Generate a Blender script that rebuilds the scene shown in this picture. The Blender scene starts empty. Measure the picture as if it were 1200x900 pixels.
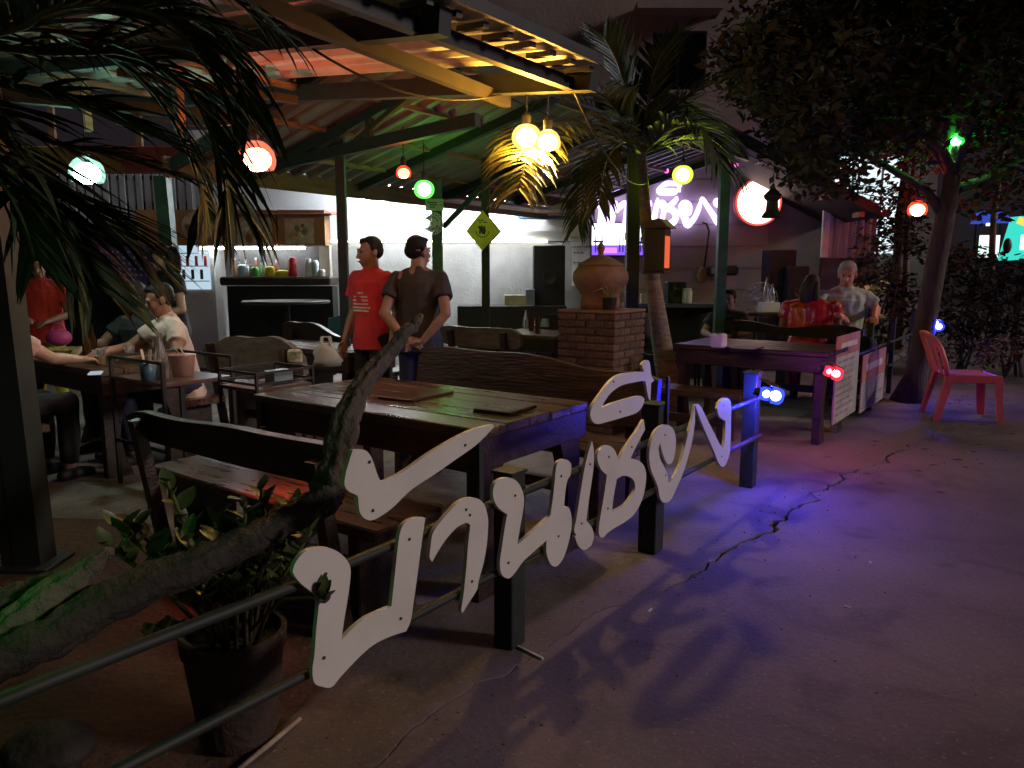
import bpy, bmesh, math, random
from mathutils import Vector as V, Matrix, Euler, geometry, noise
random.seed(7)
S = bpy.context.scene
COL = S.collection
R = math.radians
PI = math.pi
# ------------------------------------------------------------------ camera, world, sun, exposure
F = 880.0; PITCH = math.atan(132 / F); CH = 1.38
cp, sp = math.cos(PITCH), math.sin(PITCH)
cam = bpy.data.cameras.new('camera'); camo = bpy.data.objects.new('camera', cam); COL.objects.link(camo)
camo.location = (0, 0, CH); camo.rotation_euler = (PI / 2 - PITCH, 0, 0)
cam.sensor_width = 36; cam.lens = 36 * F / 1200; cam.clip_start = .05; cam.clip_end = 500
S.camera = camo
w = bpy.data.worlds.new('World'); S.world = w; w.use_nodes = True
wn = w.node_tree.nodes; wl = w.node_tree.links
bg = wn['Background']; bg.inputs['Strength'].default_value = 1.0
bg.inputs['Color'].default_value = (.0130, .0104, .0126, 1)
sun = bpy.data.lights.new('street_glow', 'SUN'); suno = bpy.data.objects.new('sun', sun); COL.objects.link(suno)  # sun lamp standing in for an assumed, unseen street light
sun.energy = 1.05; sun.angle = R(9); sun.color = (1, .84, .76)
sd = V((.97, -.24, .36)).normalized()       # towards the light
suno.rotation_euler = sd.to_track_quat('Z', 'Y').to_euler()
S.view_settings.view_transform = 'Standard'; S.view_settings.look = 'None'
S.view_settings.exposure = 0.0; S.view_settings.gamma = 1.0
S.cycles.use_denoising = True
S.cycles.max_bounces = 8; S.cycles.transparent_max_bounces = 12
S.cycles.sample_clamp_indirect = 3.0

# ------------------------------------------------------------------ frames
def ray(px, py):
    u = (px - 600) / F; v = (450 - py) / F
    return V((u, cp + v * sp, -sp + v * cp))
def P(px, py, Y):                      # point on that sight line at depth Y
    d = ray(px, py); return V((0, 0, CH)) + d * (Y / d.y)
E1 = V((.593975, .804483, 0)); E2 = V((-.804483, .593975, 0)); O = V((.6913, 3.5903, 0))
FA = math.atan2(E1.y, E1.x)            # heading of the fence line
def W(s, t, z=0): return O + E1 * s + E2 * t + V((0, 0, z))
def PT(px, py, t):                     # point on the upright plane t metres behind the fence line
    d = ray(px, py); return V((0, 0, CH)) + d * ((t + O.dot(E2)) / d.dot(E2))
def st(q): q = V(q) - O; return (q.dot(E1), q.dot(E2), q.z)

# ------------------------------------------------------------------ materials
MATS = {}
def mat(name, col, rough=.6, metal=0, var=.25, scale=6, bump=.0, bscale=40, spec=.5, stretch=(1, 1, 1), col2=None, ramp=(.32, .68)):
    if name in MATS: return MATS[name]
    m = bpy.data.materials.new(name); MATS[name] = m; m.use_nodes = True
    nt = m.node_tree; b = nt.nodes['Principled BSDF']
    b.inputs['Roughness'].default_value = rough; b.inputs['Metallic'].default_value = metal
    b.inputs['Specular IOR Level'].default_value = spec
    tc = nt.nodes.new('ShaderNodeTexCoord'); mp = nt.nodes.new('ShaderNodeMapping')
    mp.inputs['Scale'].default_value = stretch
    nt.links.new(tc.outputs['Object'], mp.inputs['Vector'])
    n = nt.nodes.new('ShaderNodeTexNoise'); n.inputs['Scale'].default_value = scale; n.inputs['Detail'].default_value = 6
    nt.links.new(mp.outputs[0], n.inputs['Vector'])
    r = nt.nodes.new('ShaderNodeValToRGB')
    c2 = col2 or tuple(c * (1 - var) for c in col); c1 = tuple(min(1, c * (1 + var)) for c in col) if not col2 else col
    r.color_ramp.elements[0].position = ramp[0]; r.color_ramp.elements[1].position = ramp[1]
    r.color_ramp.elements[0].color = (*c2, 1); r.color_ramp.elements[1].color = (*c1, 1)
    nt.links.new(n.outputs['Fac'], r.inputs[0]); nt.links.new(r.outputs[0], b.inputs['Base Color'])
    if bump:
        n2 = nt.nodes.new('ShaderNodeTexNoise'); n2.inputs['Scale'].default_value = bscale; n2.inputs['Detail'].default_value = 8
        nt.links.new(mp.outputs[0], n2.inputs['Vector'])
        bp = nt.nodes.new('ShaderNodeBump'); bp.inputs['Strength'].default_value = bump; bp.inputs['Distance'].default_value = .02
        nt.links.new(n2.outputs['Fac'], bp.inputs['Height']); nt.links.new(bp.outputs[0], b.inputs['Normal'])
        mr = nt.nodes.new('ShaderNodeMapRange'); mr.inputs['To Min'].default_value = max(.05, rough - .15); mr.inputs['To Max'].default_value = min(1, rough + .15)
        nt.links.new(n.outputs['Fac'], mr.inputs[0]); nt.links.new(mr.outputs[0], b.inputs['Roughness'])
    return m
def emit(name, col, s):
    if name in MATS: return MATS[name]
    m = bpy.data.materials.new(name); MATS[name] = m; m.use_nodes = True
    nt = m.node_tree; nt.nodes.remove(nt.nodes['Principled BSDF'])
    e = nt.nodes.new('ShaderNodeEmission'); e.inputs[0].default_value = (*col, 1); e.inputs[1].default_value = s
    nt.links.new(e.outputs[0], nt.nodes['Material Output'].inputs[0]); return m
def lampglass(name, col, glow, clear=.6):        # tinted lit shade: lets the bulb's light through in its own colour
    if name in MATS: return MATS[name]
    m = bpy.data.materials.new(name); MATS[name] = m; m.use_nodes = True
    nt = m.node_tree; nt.nodes.remove(nt.nodes['Principled BSDF'])
    e = nt.nodes.new('ShaderNodeEmission'); e.inputs[0].default_value = (*col, 1); e.inputs[1].default_value = glow
    t = nt.nodes.new('ShaderNodeBsdfTransparent'); t.inputs[0].default_value = (*[c * clear for c in col], 1)
    a = nt.nodes.new('ShaderNodeAddShader'); nt.links.new(e.outputs[0], a.inputs[0]); nt.links.new(t.outputs[0], a.inputs[1])
    nt.links.new(a.outputs[0], nt.nodes['Material Output'].inputs[0]); return m
def glass(name, col=(.9, .95, .95)):
    if name in MATS: return MATS[name]
    m = bpy.data.materials.new(name); MATS[name] = m; m.use_nodes = True
    b = m.node_tree.nodes['Principled BSDF']; b.inputs['Base Color'].default_value = (*col, 1)
    b.inputs['Roughness'].default_value = .08; b.inputs['Transmission Weight'].default_value = .9; return m

def groundmat(name, col, stain, s0=.9, dirt=.55):
    m = mat(name, col, .78, 0, .35, s0, .20, 34); nt = m.node_tree; b = nt.nodes['Principled BSDF']; L = nt.links
    src = b.inputs['Base Color'].links[0].from_socket; tc = nt.nodes['Texture Coordinate']
    def layer(src, scale, lo, hi, colr, amt, detail=5, dist=0):
        n = nt.nodes.new('ShaderNodeTexNoise'); n.inputs['Scale'].default_value = scale; n.inputs['Detail'].default_value = detail; n.inputs['Distortion'].default_value = dist
        L.new(tc.outputs['Object'], n.inputs['Vector']); r = nt.nodes.new('ShaderNodeMapRange'); r.inputs['From Min'].default_value = lo; r.inputs['From Max'].default_value = hi; r.inputs['To Max'].default_value = amt
        L.new(n.outputs['Fac'], r.inputs[0]); mx = nt.nodes.new('ShaderNodeMix'); mx.data_type = 'RGBA'; L.new(r.outputs[0], mx.inputs[0]); L.new(src, mx.inputs[6]); mx.inputs[7].default_value = (*colr, 1); return mx.outputs[2]
    o = layer(src, 2.6, .52, .66, stain, dirt, 7, 1.2); o = layer(o, .55, .50, .62, tuple(c * 1.5 for c in col), .45, 4, .6); o = layer(o, 60, .62, .70, tuple(c * 2.2 for c in col), .5, 2); o = layer(o, 95, .62, .68, stain, .7, 2)
    L.new(o, b.inputs['Base Color']); return m
darkmetal = mat('dark_green_metal', (.012, .018, .016), .62, .0, .3, 9)
blackmetal = mat('black_metal', (.010, .010, .011), .5, .1, .2, 9)
darkwood = mat('dark_stained_wood', (.028, .015, .010), .38, 0, .5, 3, .25, 14, stretch=(6, 1, 6))
topwood = mat('varnished_plank', (.066, .036, .019), .30, 0, .5, 3, .22, 12, stretch=(9, 1, 9))
topwood2 = mat('varnished_plank_pale', (.085, .047, .023), .32, 0, .5, 3, .22, 12, stretch=(9, 1, 9))
drift = mat('weathered_shaded_bark', (.024, .019, .016), .9, 0, .65, 9, 1.0, 40, stretch=(1, 1, 1))  # driftwood bark darkened: shade of the lower left corner put into its colour
concrete = groundmat('apron_concrete', (.150, .118, .112), (.058, .044, .042), 1.6)
asphalt = groundmat('road_concrete', (.150, .114, .120), (.060, .045, .047), .9)
soil = mat('dark_soil', (.02, .016, .014), .95, 0, .4, 6, .6, 40)
patio = groundmat('patio_concrete', (.20, .175, .155), (.07, .055, .045), 1.8)
dirtfloor = mat('brown_earth_floor', (.085, .048, .028), .85, 0, .4, 2.5, .7, 25)
letterpaint = mat('white_sign_paint', (.64, .595, .575), .5, 0, .12, 4, .05, 50, col2=(.55, .505, .48), ramp=(.22, .50))
foliage = mat('leaf_green', (.035, .055, .018), .5, 0, .5, 3)
foliage2 = mat('leaf_dark', (.040, .041, .024), .8, 0, .5, 1.2, spec=.12)
palmleaf = mat('palm_leaf', (.024, .040, .018), .6, 0, .45, 4, spec=.22)
palmmid = mat('palm_leaf_middle', (.045, .060, .020), .5, 0, .45, 4, spec=.35)
palmleaf_y = mat('palm_leaf_yellow_lit', (.085, .090, .022), .42, 0, .4, 4)  # leaf yellowed and brightened: light of the yellow lamps put into the colour
palmdead = mat('palm_leaf_dead', (.10, .06, .03), .7, 0, .4, 4)
bark = mat('palm_bark', (.23, .17, .12), .85, 0, .35, 8, .7, 30, stretch=(1, 1, 5))
treebark = mat('tree_bark', (.085, .062, .054), .9, 0, .4, 6, .8, 24, stretch=(2, 2, .6))
skin = mat('skin_tan', (.30, .165, .11), .5, 0, .1, 8)
skin_pale = mat('skin_ruddy', (.58, .24, .16), .5, 0, .1, 8)
hairm = mat('black_hair', (.010, .008, .008), .62, 0, .3, 40, .4, 90, spec=.25)
roofmetal = mat('roof_sheet_metal', (.60, .53, .47), .38, 0, .3, 2.2, .12, 18)
clay = mat('fired_clay', (.20, .098, .060), .7, 0, .3, 6, .3, 40)
brickm = [mat('brick_%s' % n, c, .85, 0, .35, 20, .5, 60) for n, c in (('rust', (.105, .058, .042)), ('brown', (.085, .052, .040)), ('ochre', (.125, .075, .052)))]
mortar = mat('mortar', (.07, .058, .05), .9, 0, .3, 20, .4, 60)
white = mat('white_plastic', (.72, .72, .70), .45, 0, .05, 5)
bulbwhite = {}

# ------------------------------------------------------------------ mesh builder
class MB:
    def __init__(s): s.v = []; s.f = []
    def add(s, vs, fs):
        o = len(s.v); s.v += [tuple(v) for v in vs]; s.f += [tuple(i + o for i in f) for f in fs]; return s
    def box(s, c, d, rot=None, bev=0):
        c = V(c); hx, hy, hz = d[0] / 2, d[1] / 2, d[2] / 2
        M = Euler(rot).to_matrix() if rot else Matrix.Identity(3)
        if bev:
            b = min(bev, hx * .49, hy * .49, hz * .49)
            vs = []; 
            for z, k in ((-hz, b), (-hz + b, 0), (hz - b, 0), (hz, b)):
                for x, y in ((-hx + k + b * (k == 0), -hy + k), (hx - k - b * (k == 0), -hy + k), (hx - k, -hy + k + b * (k == 0)), (hx - k, hy - k - b * (k == 0)), (hx - k - b * (k == 0), hy - k), (-hx + k + b * (k == 0), hy - k), (-hx + k, hy - k - b * (k == 0)), (-hx + k, -hy + k + b * (k == 0))):
                    vs.append(c + M @ V((x, y, z)))
            fs = [tuple(range(7, -1, -1)), tuple(range(24, 32))]
            for r in range(3):
                for i in range(8): fs.append((r * 8 + i, r * 8 + (i + 1) % 8, r * 8 + 8 + (i + 1) % 8, r * 8 + 8 + i))
            return s.add(vs, fs)
        vs = [c + M @ V((x, y, z)) for z in (-hz, hz) for x, y in ((-hx, -hy), (hx, -hy), (hx, hy), (-hx, hy))]
        return s.add(vs, [(3, 2, 1, 0), (4, 5, 6, 7), (0, 1, 5, 4), (1, 2, 6, 5), (2, 3, 7, 6), (3, 0, 4, 7)])
    def bar(s, a, b, wd, h, up=(0, 0, 1)):
        a, b = V(a), V(b); d = (b - a).normalized(); up = V(up)
        if abs(d.dot(up)) > .97: up = V((0, 1, 0)) if abs(d.y) < .9 else V((1, 0, 0))
        x = d.cross(up).normalized(); y = x.cross(d).normalized()
        vs = [p + x * (i * wd / 2) + y * (j * h / 2) for p in (a, b) for i, j in ((-1, -1), (1, -1), (1, 1), (-1, 1))]
        return s.add(vs, [(3, 2, 1, 0), (4, 5, 6, 7), (0, 1, 5, 4), (1, 2, 6, 5), (2, 3, 7, 6), (3, 0, 4, 7)])
    def tube(s, pts, rad, n=8, cap=True, wob=0, rnd=None, ell=1.0, ridge=0):
        pts = [V(p) for p in pts]
        if not hasattr(rad, '__len__'): rad = [rad] * len(pts)
        vs = []; ref = None
        for i, p in enumerate(pts):
            d = (pts[min(i + 1, len(pts) - 1)] - pts[max(i - 1, 0)]).normalized()
            if ref is None: ref = V((0, 0, 1)) if abs(d.z) < .9 else V((1, 0, 0))
            x = d.cross(ref).normalized(); y = x.cross(d).normalized(); ref = y
            for k in range(n):
                a = 2 * PI * k / n; q = rad[i] * (1 + (rnd.uniform(-wob, wob) if rnd else 0) + (ridge * noise.noise(V((math.cos(a) * 2.2, math.sin(a) * 2.2, i * .16 + 5))) if ridge else 0) + (ridge * .5 * math.cos(a * 7 + i * .12) if ridge else 0))
                vs.append(p + x * (math.cos(a) * q * ell) + y * (math.sin(a) * q))
        fs = [(i * n + k, i * n + (k + 1) % n, i * n + n + (k + 1) % n, i * n + n + k) for i in range(len(pts) - 1) for k in range(n)]
        if cap: fs += [tuple(range(n - 1, -1, -1)), tuple(range((len(pts) - 1) * n, len(pts) * n))]
        return s.add(vs, fs)
    def lathe(s, c, prof, n=24, capb=True, capt=True):
        c = V(c); vs = [c + V((r * math.cos(2 * PI * k / n), r * math.sin(2 * PI * k / n), z)) for r, z in prof for k in range(n)]
        fs = [(i * n + k, i * n + (k + 1) % n, i * n + n + (k + 1) % n, i * n + n + k) for i in range(len(prof) - 1) for k in range(n)]
        if capb: fs.append(tuple(range(n - 1, -1, -1)))
        if capt: fs.append(tuple(range((len(prof) - 1) * n, len(prof) * n)))
        return s.add(vs, fs)
    def ell(s, c, r, n=14, m=9, rot=None):
        c = V(c); M = Euler(rot).to_matrix() if rot else Matrix.Identity(3)
        vs = [c + M @ V((0, 0, -r[2]))]
        for i in range(1, m):
            a = -PI / 2 + PI * i / m
            for k in range(n):
                b = 2 * PI * k / n
                vs.append(c + M @ V((r[0] * math.cos(a) * math.cos(b), r[1] * math.cos(a) * math.sin(b), r[2] * math.sin(a))))
        vs.append(c + M @ V((0, 0, r[2]))); L = len(vs) - 1
        fs = [(0, 1 + (k + 1) % n, 1 + k) for k in range(n)]
        for i in range(m - 2):
            fs += [(1 + i * n + k, 1 + i * n + (k + 1) % n, 1 + i * n + n + (k + 1) % n, 1 + i * n + n + k) for k in range(n)]
        q = 1 + (m - 2) * n
        fs += [(q + k, q + (k + 1) % n, L) for k in range(n)]
        return s.add(vs, fs)
    def cone(s, a, ra, b, rb, n=12):          # round cone: capsule with two radii
        a, b = V(a), V(b); d = b - a; L = d.length
        if L < 1e-6: return s.ell(a, (ra, ra, ra))
        d /= L; pts = []; rad = []
        for k in range(4): q = -PI / 2 + (PI / 2) * (k + .15) / 4; pts.append(a + d * (ra * math.sin(q))); rad.append(ra * math.cos(q))
        pts.append(a); rad.append(ra); pts.append(b); rad.append(rb)
        for k in range(1, 5): q = (PI / 2) * (k - .15) / 4; pts.append(b + d * (rb * math.sin(q))); rad.append(rb * math.cos(q))
        return s.tube(pts, rad, n)
    def prism(s, polys, fn0, fn1):            # polys: [outer, hole..] of 2D points, fn0 / fn1: 2D -> 3D for both faces
        tes = geometry.tessellate_polygon([[V((x, y, 0)) for x, y in p] for p in polys])
        flat = [q for p in polys for q in p]; n = len(flat)
        vs = [fn0(*q) for q in flat] + [fn1(*q) for q in flat]
        fs = [tuple(t) for t in tes] + [tuple(i + n for i in reversed(t)) for t in tes]
        o = 0
        for p in polys:
            k = len(p)
            for i in range(k): a, b = o + i, o + (i + 1) % k; fs.append((a, b, b + n, a + n))
            o += k
        return s.add(vs, fs)
    def build(s, name, m, parent=None, off=None, smooth=False, link=True):
        me = bpy.data.meshes.new(name)
        vs = s.v if off is None else [tuple(V(v) - V(off)) for v in s.v]
        me.from_pydata(vs, [], s.f); me.update()
        bm = bmesh.new(); bm.from_mesh(me); bmesh.ops.recalc_face_normals(bm, faces=bm.faces); bm.to_mesh(me); bm.free()
        if smooth:
            for p in me.polygons: p.use_smooth = True
        me.materials.append(m)
        ob = bpy.data.objects.new(name, me); COL.objects.link(ob)
        if parent: ob.parent = parent
        return ob
def tag(o, label=None, cat=None, group=None, kind=None):
    if label: o['label'] = label
    if cat: o['category'] = cat
    if group: o['group'] = group
    if kind: o['kind'] = kind
    return o
def thing(name, label, cat, loc, rz=0, group=None):
    o = bpy.data.objects.new(name, None); COL.objects.link(o); o.empty_display_size = .1
    o.location = loc; o.rotation_euler = (0, 0, rz); return tag(o, label, cat, group)
def copy_tree(o, parent=None):
    c = o.copy(); COL.objects.link(c)
    if parent: c.parent = parent
    for ch in list(o.children): copy_tree(ch, c)
    return c
def remesh(ob, vs, sm=2, folds=0):                      # fuse overlapping volumes into one continuous skin
    md = ob.modifiers.new('r', 'REMESH'); md.mode = 'VOXEL'; md.voxel_size = vs
    if sm: m2 = ob.modifiers.new('s', 'SMOOTH'); m2.iterations = sm; m2.factor = .5
    dg = bpy.context.evaluated_depsgraph_get(); me = bpy.data.meshes.new_from_object(ob.evaluated_get(dg))
    ms = list(ob.data.materials); ob.modifiers.clear(); old = ob.data; ob.data = me; bpy.data.meshes.remove(old)
    me.materials.clear(); [me.materials.append(m) for m in ms]
    me.polygons.foreach_set('use_smooth', [True] * len(me.polygons)); me.update()
    if folds:
        nrs = [v.normal.copy() for v in me.vertices]
        for v, nr in zip(me.vertices, nrs):
            c = v.co; v.co = c + nr * folds * (noise.noise(V((c.x * 9, c.y * 9, c.z * 4.5))) + .6 * noise.noise(V((c.x * 19, c.y * 19, c.z * 8 + 4))))
        me.update()
    return ob
def rough_outline(pts, sub=4):                 # Catmull-Rom through pts, sharp where the corner is sharp
    n = len(pts); out = []
    def sharp(i):
        a, b, c = V(pts[i - 1]), V(pts[i]), V(pts[(i + 1) % n])
        return (b - a).angle(c - b, 0) > R(58)
    for i in range(n):
        p0, p1, p2, p3 = (V(pts[(i + k) % n]) for k in (-1, 0, 1, 2))
        if sharp(i): p0 = p1 * 2 - p2
        if sharp((i + 1) % n): p3 = p2 * 2 - p1
        for k in range(sub):
            u = k / sub
            q = .5 * ((2 * p1) + (p2 - p0) * u + (2 * p0 - 5 * p1 + 4 * p2 - p3) * u * u + (3 * p1 - p0 - 3 * p2 + p3) * u ** 3)
            out.append((q.x, q.y))
    return out
# ================================================================== THE SETTING
tag(MB().add([(-150, -60, -.05), (150, -60, -.05), (150, 150, -.05), (-150, 150, -.05)], [(0, 1, 2, 3)]).build('ground', soil), kind='structure')
# the slabs on both sides of the crack: same ragged line, a gap of a few centimetres between them
rr = random.Random(3)
key = [(-9, -.35), (-4, -.2), (-2.4, -.12), (-1.17, -.08), (-.5, -.24), (.33, -.35), (1.2, -.40), (2.2, -.5), (3.2, -.63), (4.6, -.86), (6.5, -1.3), (9, -1.9), (30, -4.5)]
line = []
for i in range(len(key) - 1):
    (s0, t0), (s1, t1) = key[i], key[i + 1]
    n = max(2, int((s1 - s0) / .03)) if s0 < 9 else 3
    for k in range(n):
        u = k / n; s_ = s0 + (s1 - s0) * u
        nz = noise.noise(V((s_ * 2.1, 3, 0))) * .10 + noise.noise(V((s_ * 7, 9, 0))) * .05 + noise.noise(V((s_ * 25, 1, 0))) * .022
        line.append((s_, t0 + (t1 - t0) * u + nz * (1 if -1.5 < s_ < 6 else .4)))
line.append(key[-1])
def gap(s_): return max(.0015, (.009 + .036 * max(0, noise.noise(V((s_ * 3.3, 7, 2))) + .1) + rr.uniform(-.006, .010)) * max(.05, min(1, (s_ + .6) * .9, (3.7 - s_) * 2)))
def slab(name, near, far, far_s, m, z=0.0):      # strip between the crack line and a straight far edge, with a vertical face at the crack
    vs = []; fs = []
    for (s_, t_) in near: vs += [W(s_, t_, -.05), W(s_, t_, z - .006), W(s_, t_ + (.004 if far > 0 else -.004), z), W(s_ if abs(s_) < 9.5 else far_s(s_), far, z)]
    for i in range(len(near) - 1):
        for k in range(3): fs.append((i * 4 + k, i * 4 + 4 + k, i * 4 + 5 + k, i * 4 + 1 + k))
    return tag(MB().add(vs, fs).build(name, m), kind='structure')
slab('pavement', [(a, b + gap(a)) for a, b in line], 14, lambda q: q, concrete)
slab('road', line, -40, lambda q: q, asphalt)
# floor of the terrace: pale cast slabs, and trodden earth at the near end
pat = []
rr2 = random.Random(5)
tag(MB().add([W(-1.2, .55, .004), W(-1.05, .40, .004), W(12, .40, .004), W(12, 13, .004), W(-1.4, 13, .004), W(-1.55, 3.0, .004), W(-1.3, 2.6, .004)], [tuple(range(7))]).build('terrace_floor', patio), kind='structure')
tag(MB().add([W(-9, .25, .004), W(-2.2, .2, .004), W(-1.4, .42, .004), W(-1.25, .6, .004), W(-1.34, 2.6, .004), W(-1.6, 3.0, .004), W(-1.44, 13, .004), W(-9, 13, .004)], [tuple(range(8))]).build('earth_floor', dirtfloor), kind='structure')
# low kerb along the planting on the right
tag(MB().bar(W(5.9, .55, .06), W(12, .55, .06), .14, .12).build('kerb', concrete), kind='structure')

# ================================================================== FENCE AND SIGN LETTERS
def fence(label, posts, rails, group):
    f = thing('rail_fence', label, 'fence', W(posts[0][0], 0), FA, group)
    s0 = posts[0][0]
    for (s_, h, wd) in posts:
        m = MB().box((s_ - s0, 0, h / 2), (wd, wd, h), bev=.004); po = m.build('post', darkmetal, f)
        MB().box((s_ - s0, 0, h + .006), (wd + .012, wd + .012, .012), bev=.004).build('post_cap', darkmetal, po)
    for (a, b, z, r) in rails:
        pts = [(a - s0 + (b - a) * k / 8, -.052, z + .004 * math.sin(k * 2.2)) for k in range(9)]
        MB().tube(pts, r, 10).build('rail', darkmetal, f, smooth=True)
    return f
fence('dark green metal rail fence that carries the white letters', [(1.41, .74, .085), (0, .74, .095), (-1.18, .66, .085), (-3.3, .72, .085)], [(-3.34, 1.44, .592, .015), (-3.34, 1.44, .34, .015)], None)
fence('thin dark rail fence running on past the leaning tree', [(3.66, .78, .07), (4.9, .86, .05), (6.1, .86, .05), (7.4, .86, .05)], [(3.6, 7.5, .62, .015), (3.6, 7.5, .36, .015)], None)

LET = [  # letter name, zoom origin + scale, outlines (outer, holes)
 ('bo_baimai', (330, 600, 4.0926), [[(55,275),(75,230),(120,185),(190,170),(250,180),(300,215),(328,260),(330,320),(315,430),(300,520),(287,615),(340,560),(400,510),(460,480),(527,452),(540,330),(555,190),(568,100),(590,55),(640,28),(690,28),(680,90),(665,200),(648,330),(632,440),(620,520),(598,572),(520,598),(450,632),(390,680),(330,740),(280,795),(240,840),(195,838),(158,820),(148,760),(158,680),(165,580),(174,490),(178,440),(172,405),(150,388),(95,345),(62,305)]], [(210,296),(202,698),(570,510),(612,130)]),
 ('mai_tho', (330, 480, 4.4444), [[(370,212),(430,210),(460,235),(480,280),(500,340),(520,372),(560,362),(640,320),(760,235),(850,180),(930,135),(1010,100),(1080,82),(1103,78),(1105,92),(1060,140),(1000,195),(900,265),(800,335),(700,400),(640,450),(590,500),(540,540),(480,574),(440,572),(410,540),(402,500),(398,455),(385,443),(350,425),(328,392),(335,330),(352,270)]], [(456,272),(474,525),(955,185)]),
 ('sara_aa', (330, 600, 4.0926), [[(710,215),(715,165),(726,100),(762,48),(806,-3),(850,-48),(900,-68),(945,-62),(975,-30),(990,30),(990,80),(985,150),(970,240),(945,330),(938,372),(905,425),(868,485),(862,470),(872,400),(885,280),(895,150),(905,62),(885,52),(840,75),(790,130),(750,190),(722,240)]], [(902,14),(912,332),(884,-12)]),
 ('no_nu', (560, 490, 4.5), [[(80,385),(95,340),(140,315),(190,322),(225,360),(243,420),(238,490),(222,580),(208,668),(260,625),(320,570),(382,515),(395,430),(405,340),(415,250),(440,222),(470,220),(492,245),(488,300),(472,330),(460,400),(455,468),(478,470),(492,510),(495,570),(480,650),(455,730),(425,775),(400,782),(378,760),(362,710),(362,645),(300,700),(240,755),(200,810),(165,845),(130,830),(117,790),(118,740),(130,660),(145,560),(155,508),(110,475),(85,430)]], [(195,408),(160,762),(438,305),(424,622)]),
 ('sara_e', (560, 490, 4.5), [[(603,118),(612,180),(610,260),(595,370),(580,470),(572,540),(600,575),(612,620),(600,670),(565,695),(535,680),(520,650),(512,625),(520,618),(508,590),(520,530),(540,400),(560,280),(580,190)]], [(590,242),(546,555)]),
 ('cho_chang', (560, 490, 4.5), [[(630,215),(640,170),(680,143),(715,160),(735,200),(740,225),(770,170),(810,110),(850,50),(875,8),(882,60),(860,100),(830,160),(805,212),(850,225),(880,260),(888,320),(870,420),(830,500),(780,545),(720,580),(685,605),(660,630),(640,615),(640,560),(655,470),(670,380),(680,300),(650,270)], [(733,320),(770,303),(810,315),(828,345),(825,385),(790,440),(750,475),(708,490),(715,420)]], [(690,204),(810,152),(684,476)]),
 ('sara_ii', (660, 420, 4.0926), [[(130,270),(140,230),(180,170),(230,105),(280,75),(340,68),(388,64),(376,30),(400,10),(415,20),(424,85),(437,105),(422,118),(418,205),(408,185),(396,118),(384,108),(340,115),(280,130),(230,165),(200,205),(183,238),(240,215),(320,190),(370,180),(390,195),(380,230),(350,262),(280,285),(210,305),(165,315),(140,300)]], [(240,112),(272,255)]),
 ('o_ang', (660, 420, 4.0926), [[(412,460),(425,390),(450,340),(490,318),(525,335),(540,380),(538,440),(525,495),(505,508),(490,490),(475,450),(465,405),(457,430),(465,480),(485,520),(500,560),(505,598),(530,570),(560,510),(580,440),(600,360),(620,290),(630,225),(632,300),(620,390),(600,470),(575,550),(545,620),(515,680),(485,692),(465,670),(455,620),(440,580),(420,530)]], [(487,366),(490,560)]),
 ('ngo_ngu', (660, 420, 4.0926), [[(632,222),(655,225),(690,290),(730,370),(755,418),(768,430),(775,380),(778,300),(750,280),(738,240),(755,200),(785,190),(805,215),(805,290),(803,400),(795,470),(770,520),(745,500),(725,450),(690,370),(660,300)]], [(768,226),(758,470)]),
]
TL = -.088                                  # plane of the letters' faces, in front of the rails
sgn = thing('letter_sign', 'large white cut-out Thai letters screwed onto the rail fence', 'sign', W(-2.2, TL), FA)
OUT2D = []
for nm, (ox, oy, k), polys, screws in LET:
    def cv(q):
        s_, _, z_ = st(PT(ox + q[0] / k, oy + q[1] / k, TL)); return (s_, z_)
    pl = [rough_outline([cv(q) for q in p]) for p in polys]; OUT2D.append(pl)
    lo = MB().prism(pl, lambda a, b: V((a + 2.2, 0, b)), lambda a, b: V((a + 2.2, .014, b))).build('letter', letterpaint, sgn)
    for q in screws:
        a, b = cv(q)
        MB().lathe((0, 0, 0), [(.0046, 0), (.0046, .002), (.002, .003)], 10).build('screw', blackmetal, lo).matrix_local = Matrix.Translation((a + 2.2, -.001, b)) @ Matrix.Rotation(PI / 2, 4, 'X')
# short upright struts that hold the two high marks
for s_ in (-1.42, .02):
    MB().box((s_ + 2.2, .030, .70), (.022, .012, .36)).build('strut', darkmetal, sgn)

# ================================================================== LAMPS
def bulb_mat(col, L): return emit('bulb_%s_%d' % ('_'.join('%02d' % int(c * 99) for c in col), L), col, L)
def globe_lamp(label, pos, r, tint, core, L, cord=.3, dome=False, glow=1.0, name='pendant_lamp', group=None, cat='lamp'):
    """tinted plastic globe (or open dome) with a frosted bulb inside, on a cord"""
    t = thing(name, label, cat, pos, 0, group)
    gm = lampglass('shade_%s_%d' % ('_'.join('%02d' % int(c * 99) for c in tint), int(glow * 100)), tint, glow)
    if dome: prof = [(r * .86, -r * .52), (r * .97, -r * .25), (r, 0), (r * .90, r * .43), (r * .70, r * .71), (r * .40, r * .92), (.012, r)]
    else: prof = [(.012 + r * math.cos(a) if abs(a) < 1.5 else .012, r * math.sin(a)) for a in [-PI / 2 + PI * i / 12 for i in range(13)]]
    MB().lathe((0, 0, 0), prof, 20, capb=not dome, capt=False).build('shade', gm, t, smooth=True)
    MB().ell((0, 0, 0), (r * .76, r * .76, r * .74 if not dome else r * .62), 16, 10).build('bulb', bulb_mat(core, L), t, smooth=True)
    MB().lathe((0, 0, r * .9), [(.022, 0), (.024, .05), (.012, .07)], 12).build('lamp_holder', blackmetal, t)
    if cord: MB().tube([(0, 0, r + .05), (0, 0, r + cord)], .005, 6).build('cord', blackmetal, t)
    return t
globe_lamp('greenish white round lamp hanging at the far left behind palm leaves', P(102, 203, 5.2), .112, (.55, .95, .78), (.72, 1, .86), 90, .45, True, .75)
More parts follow.
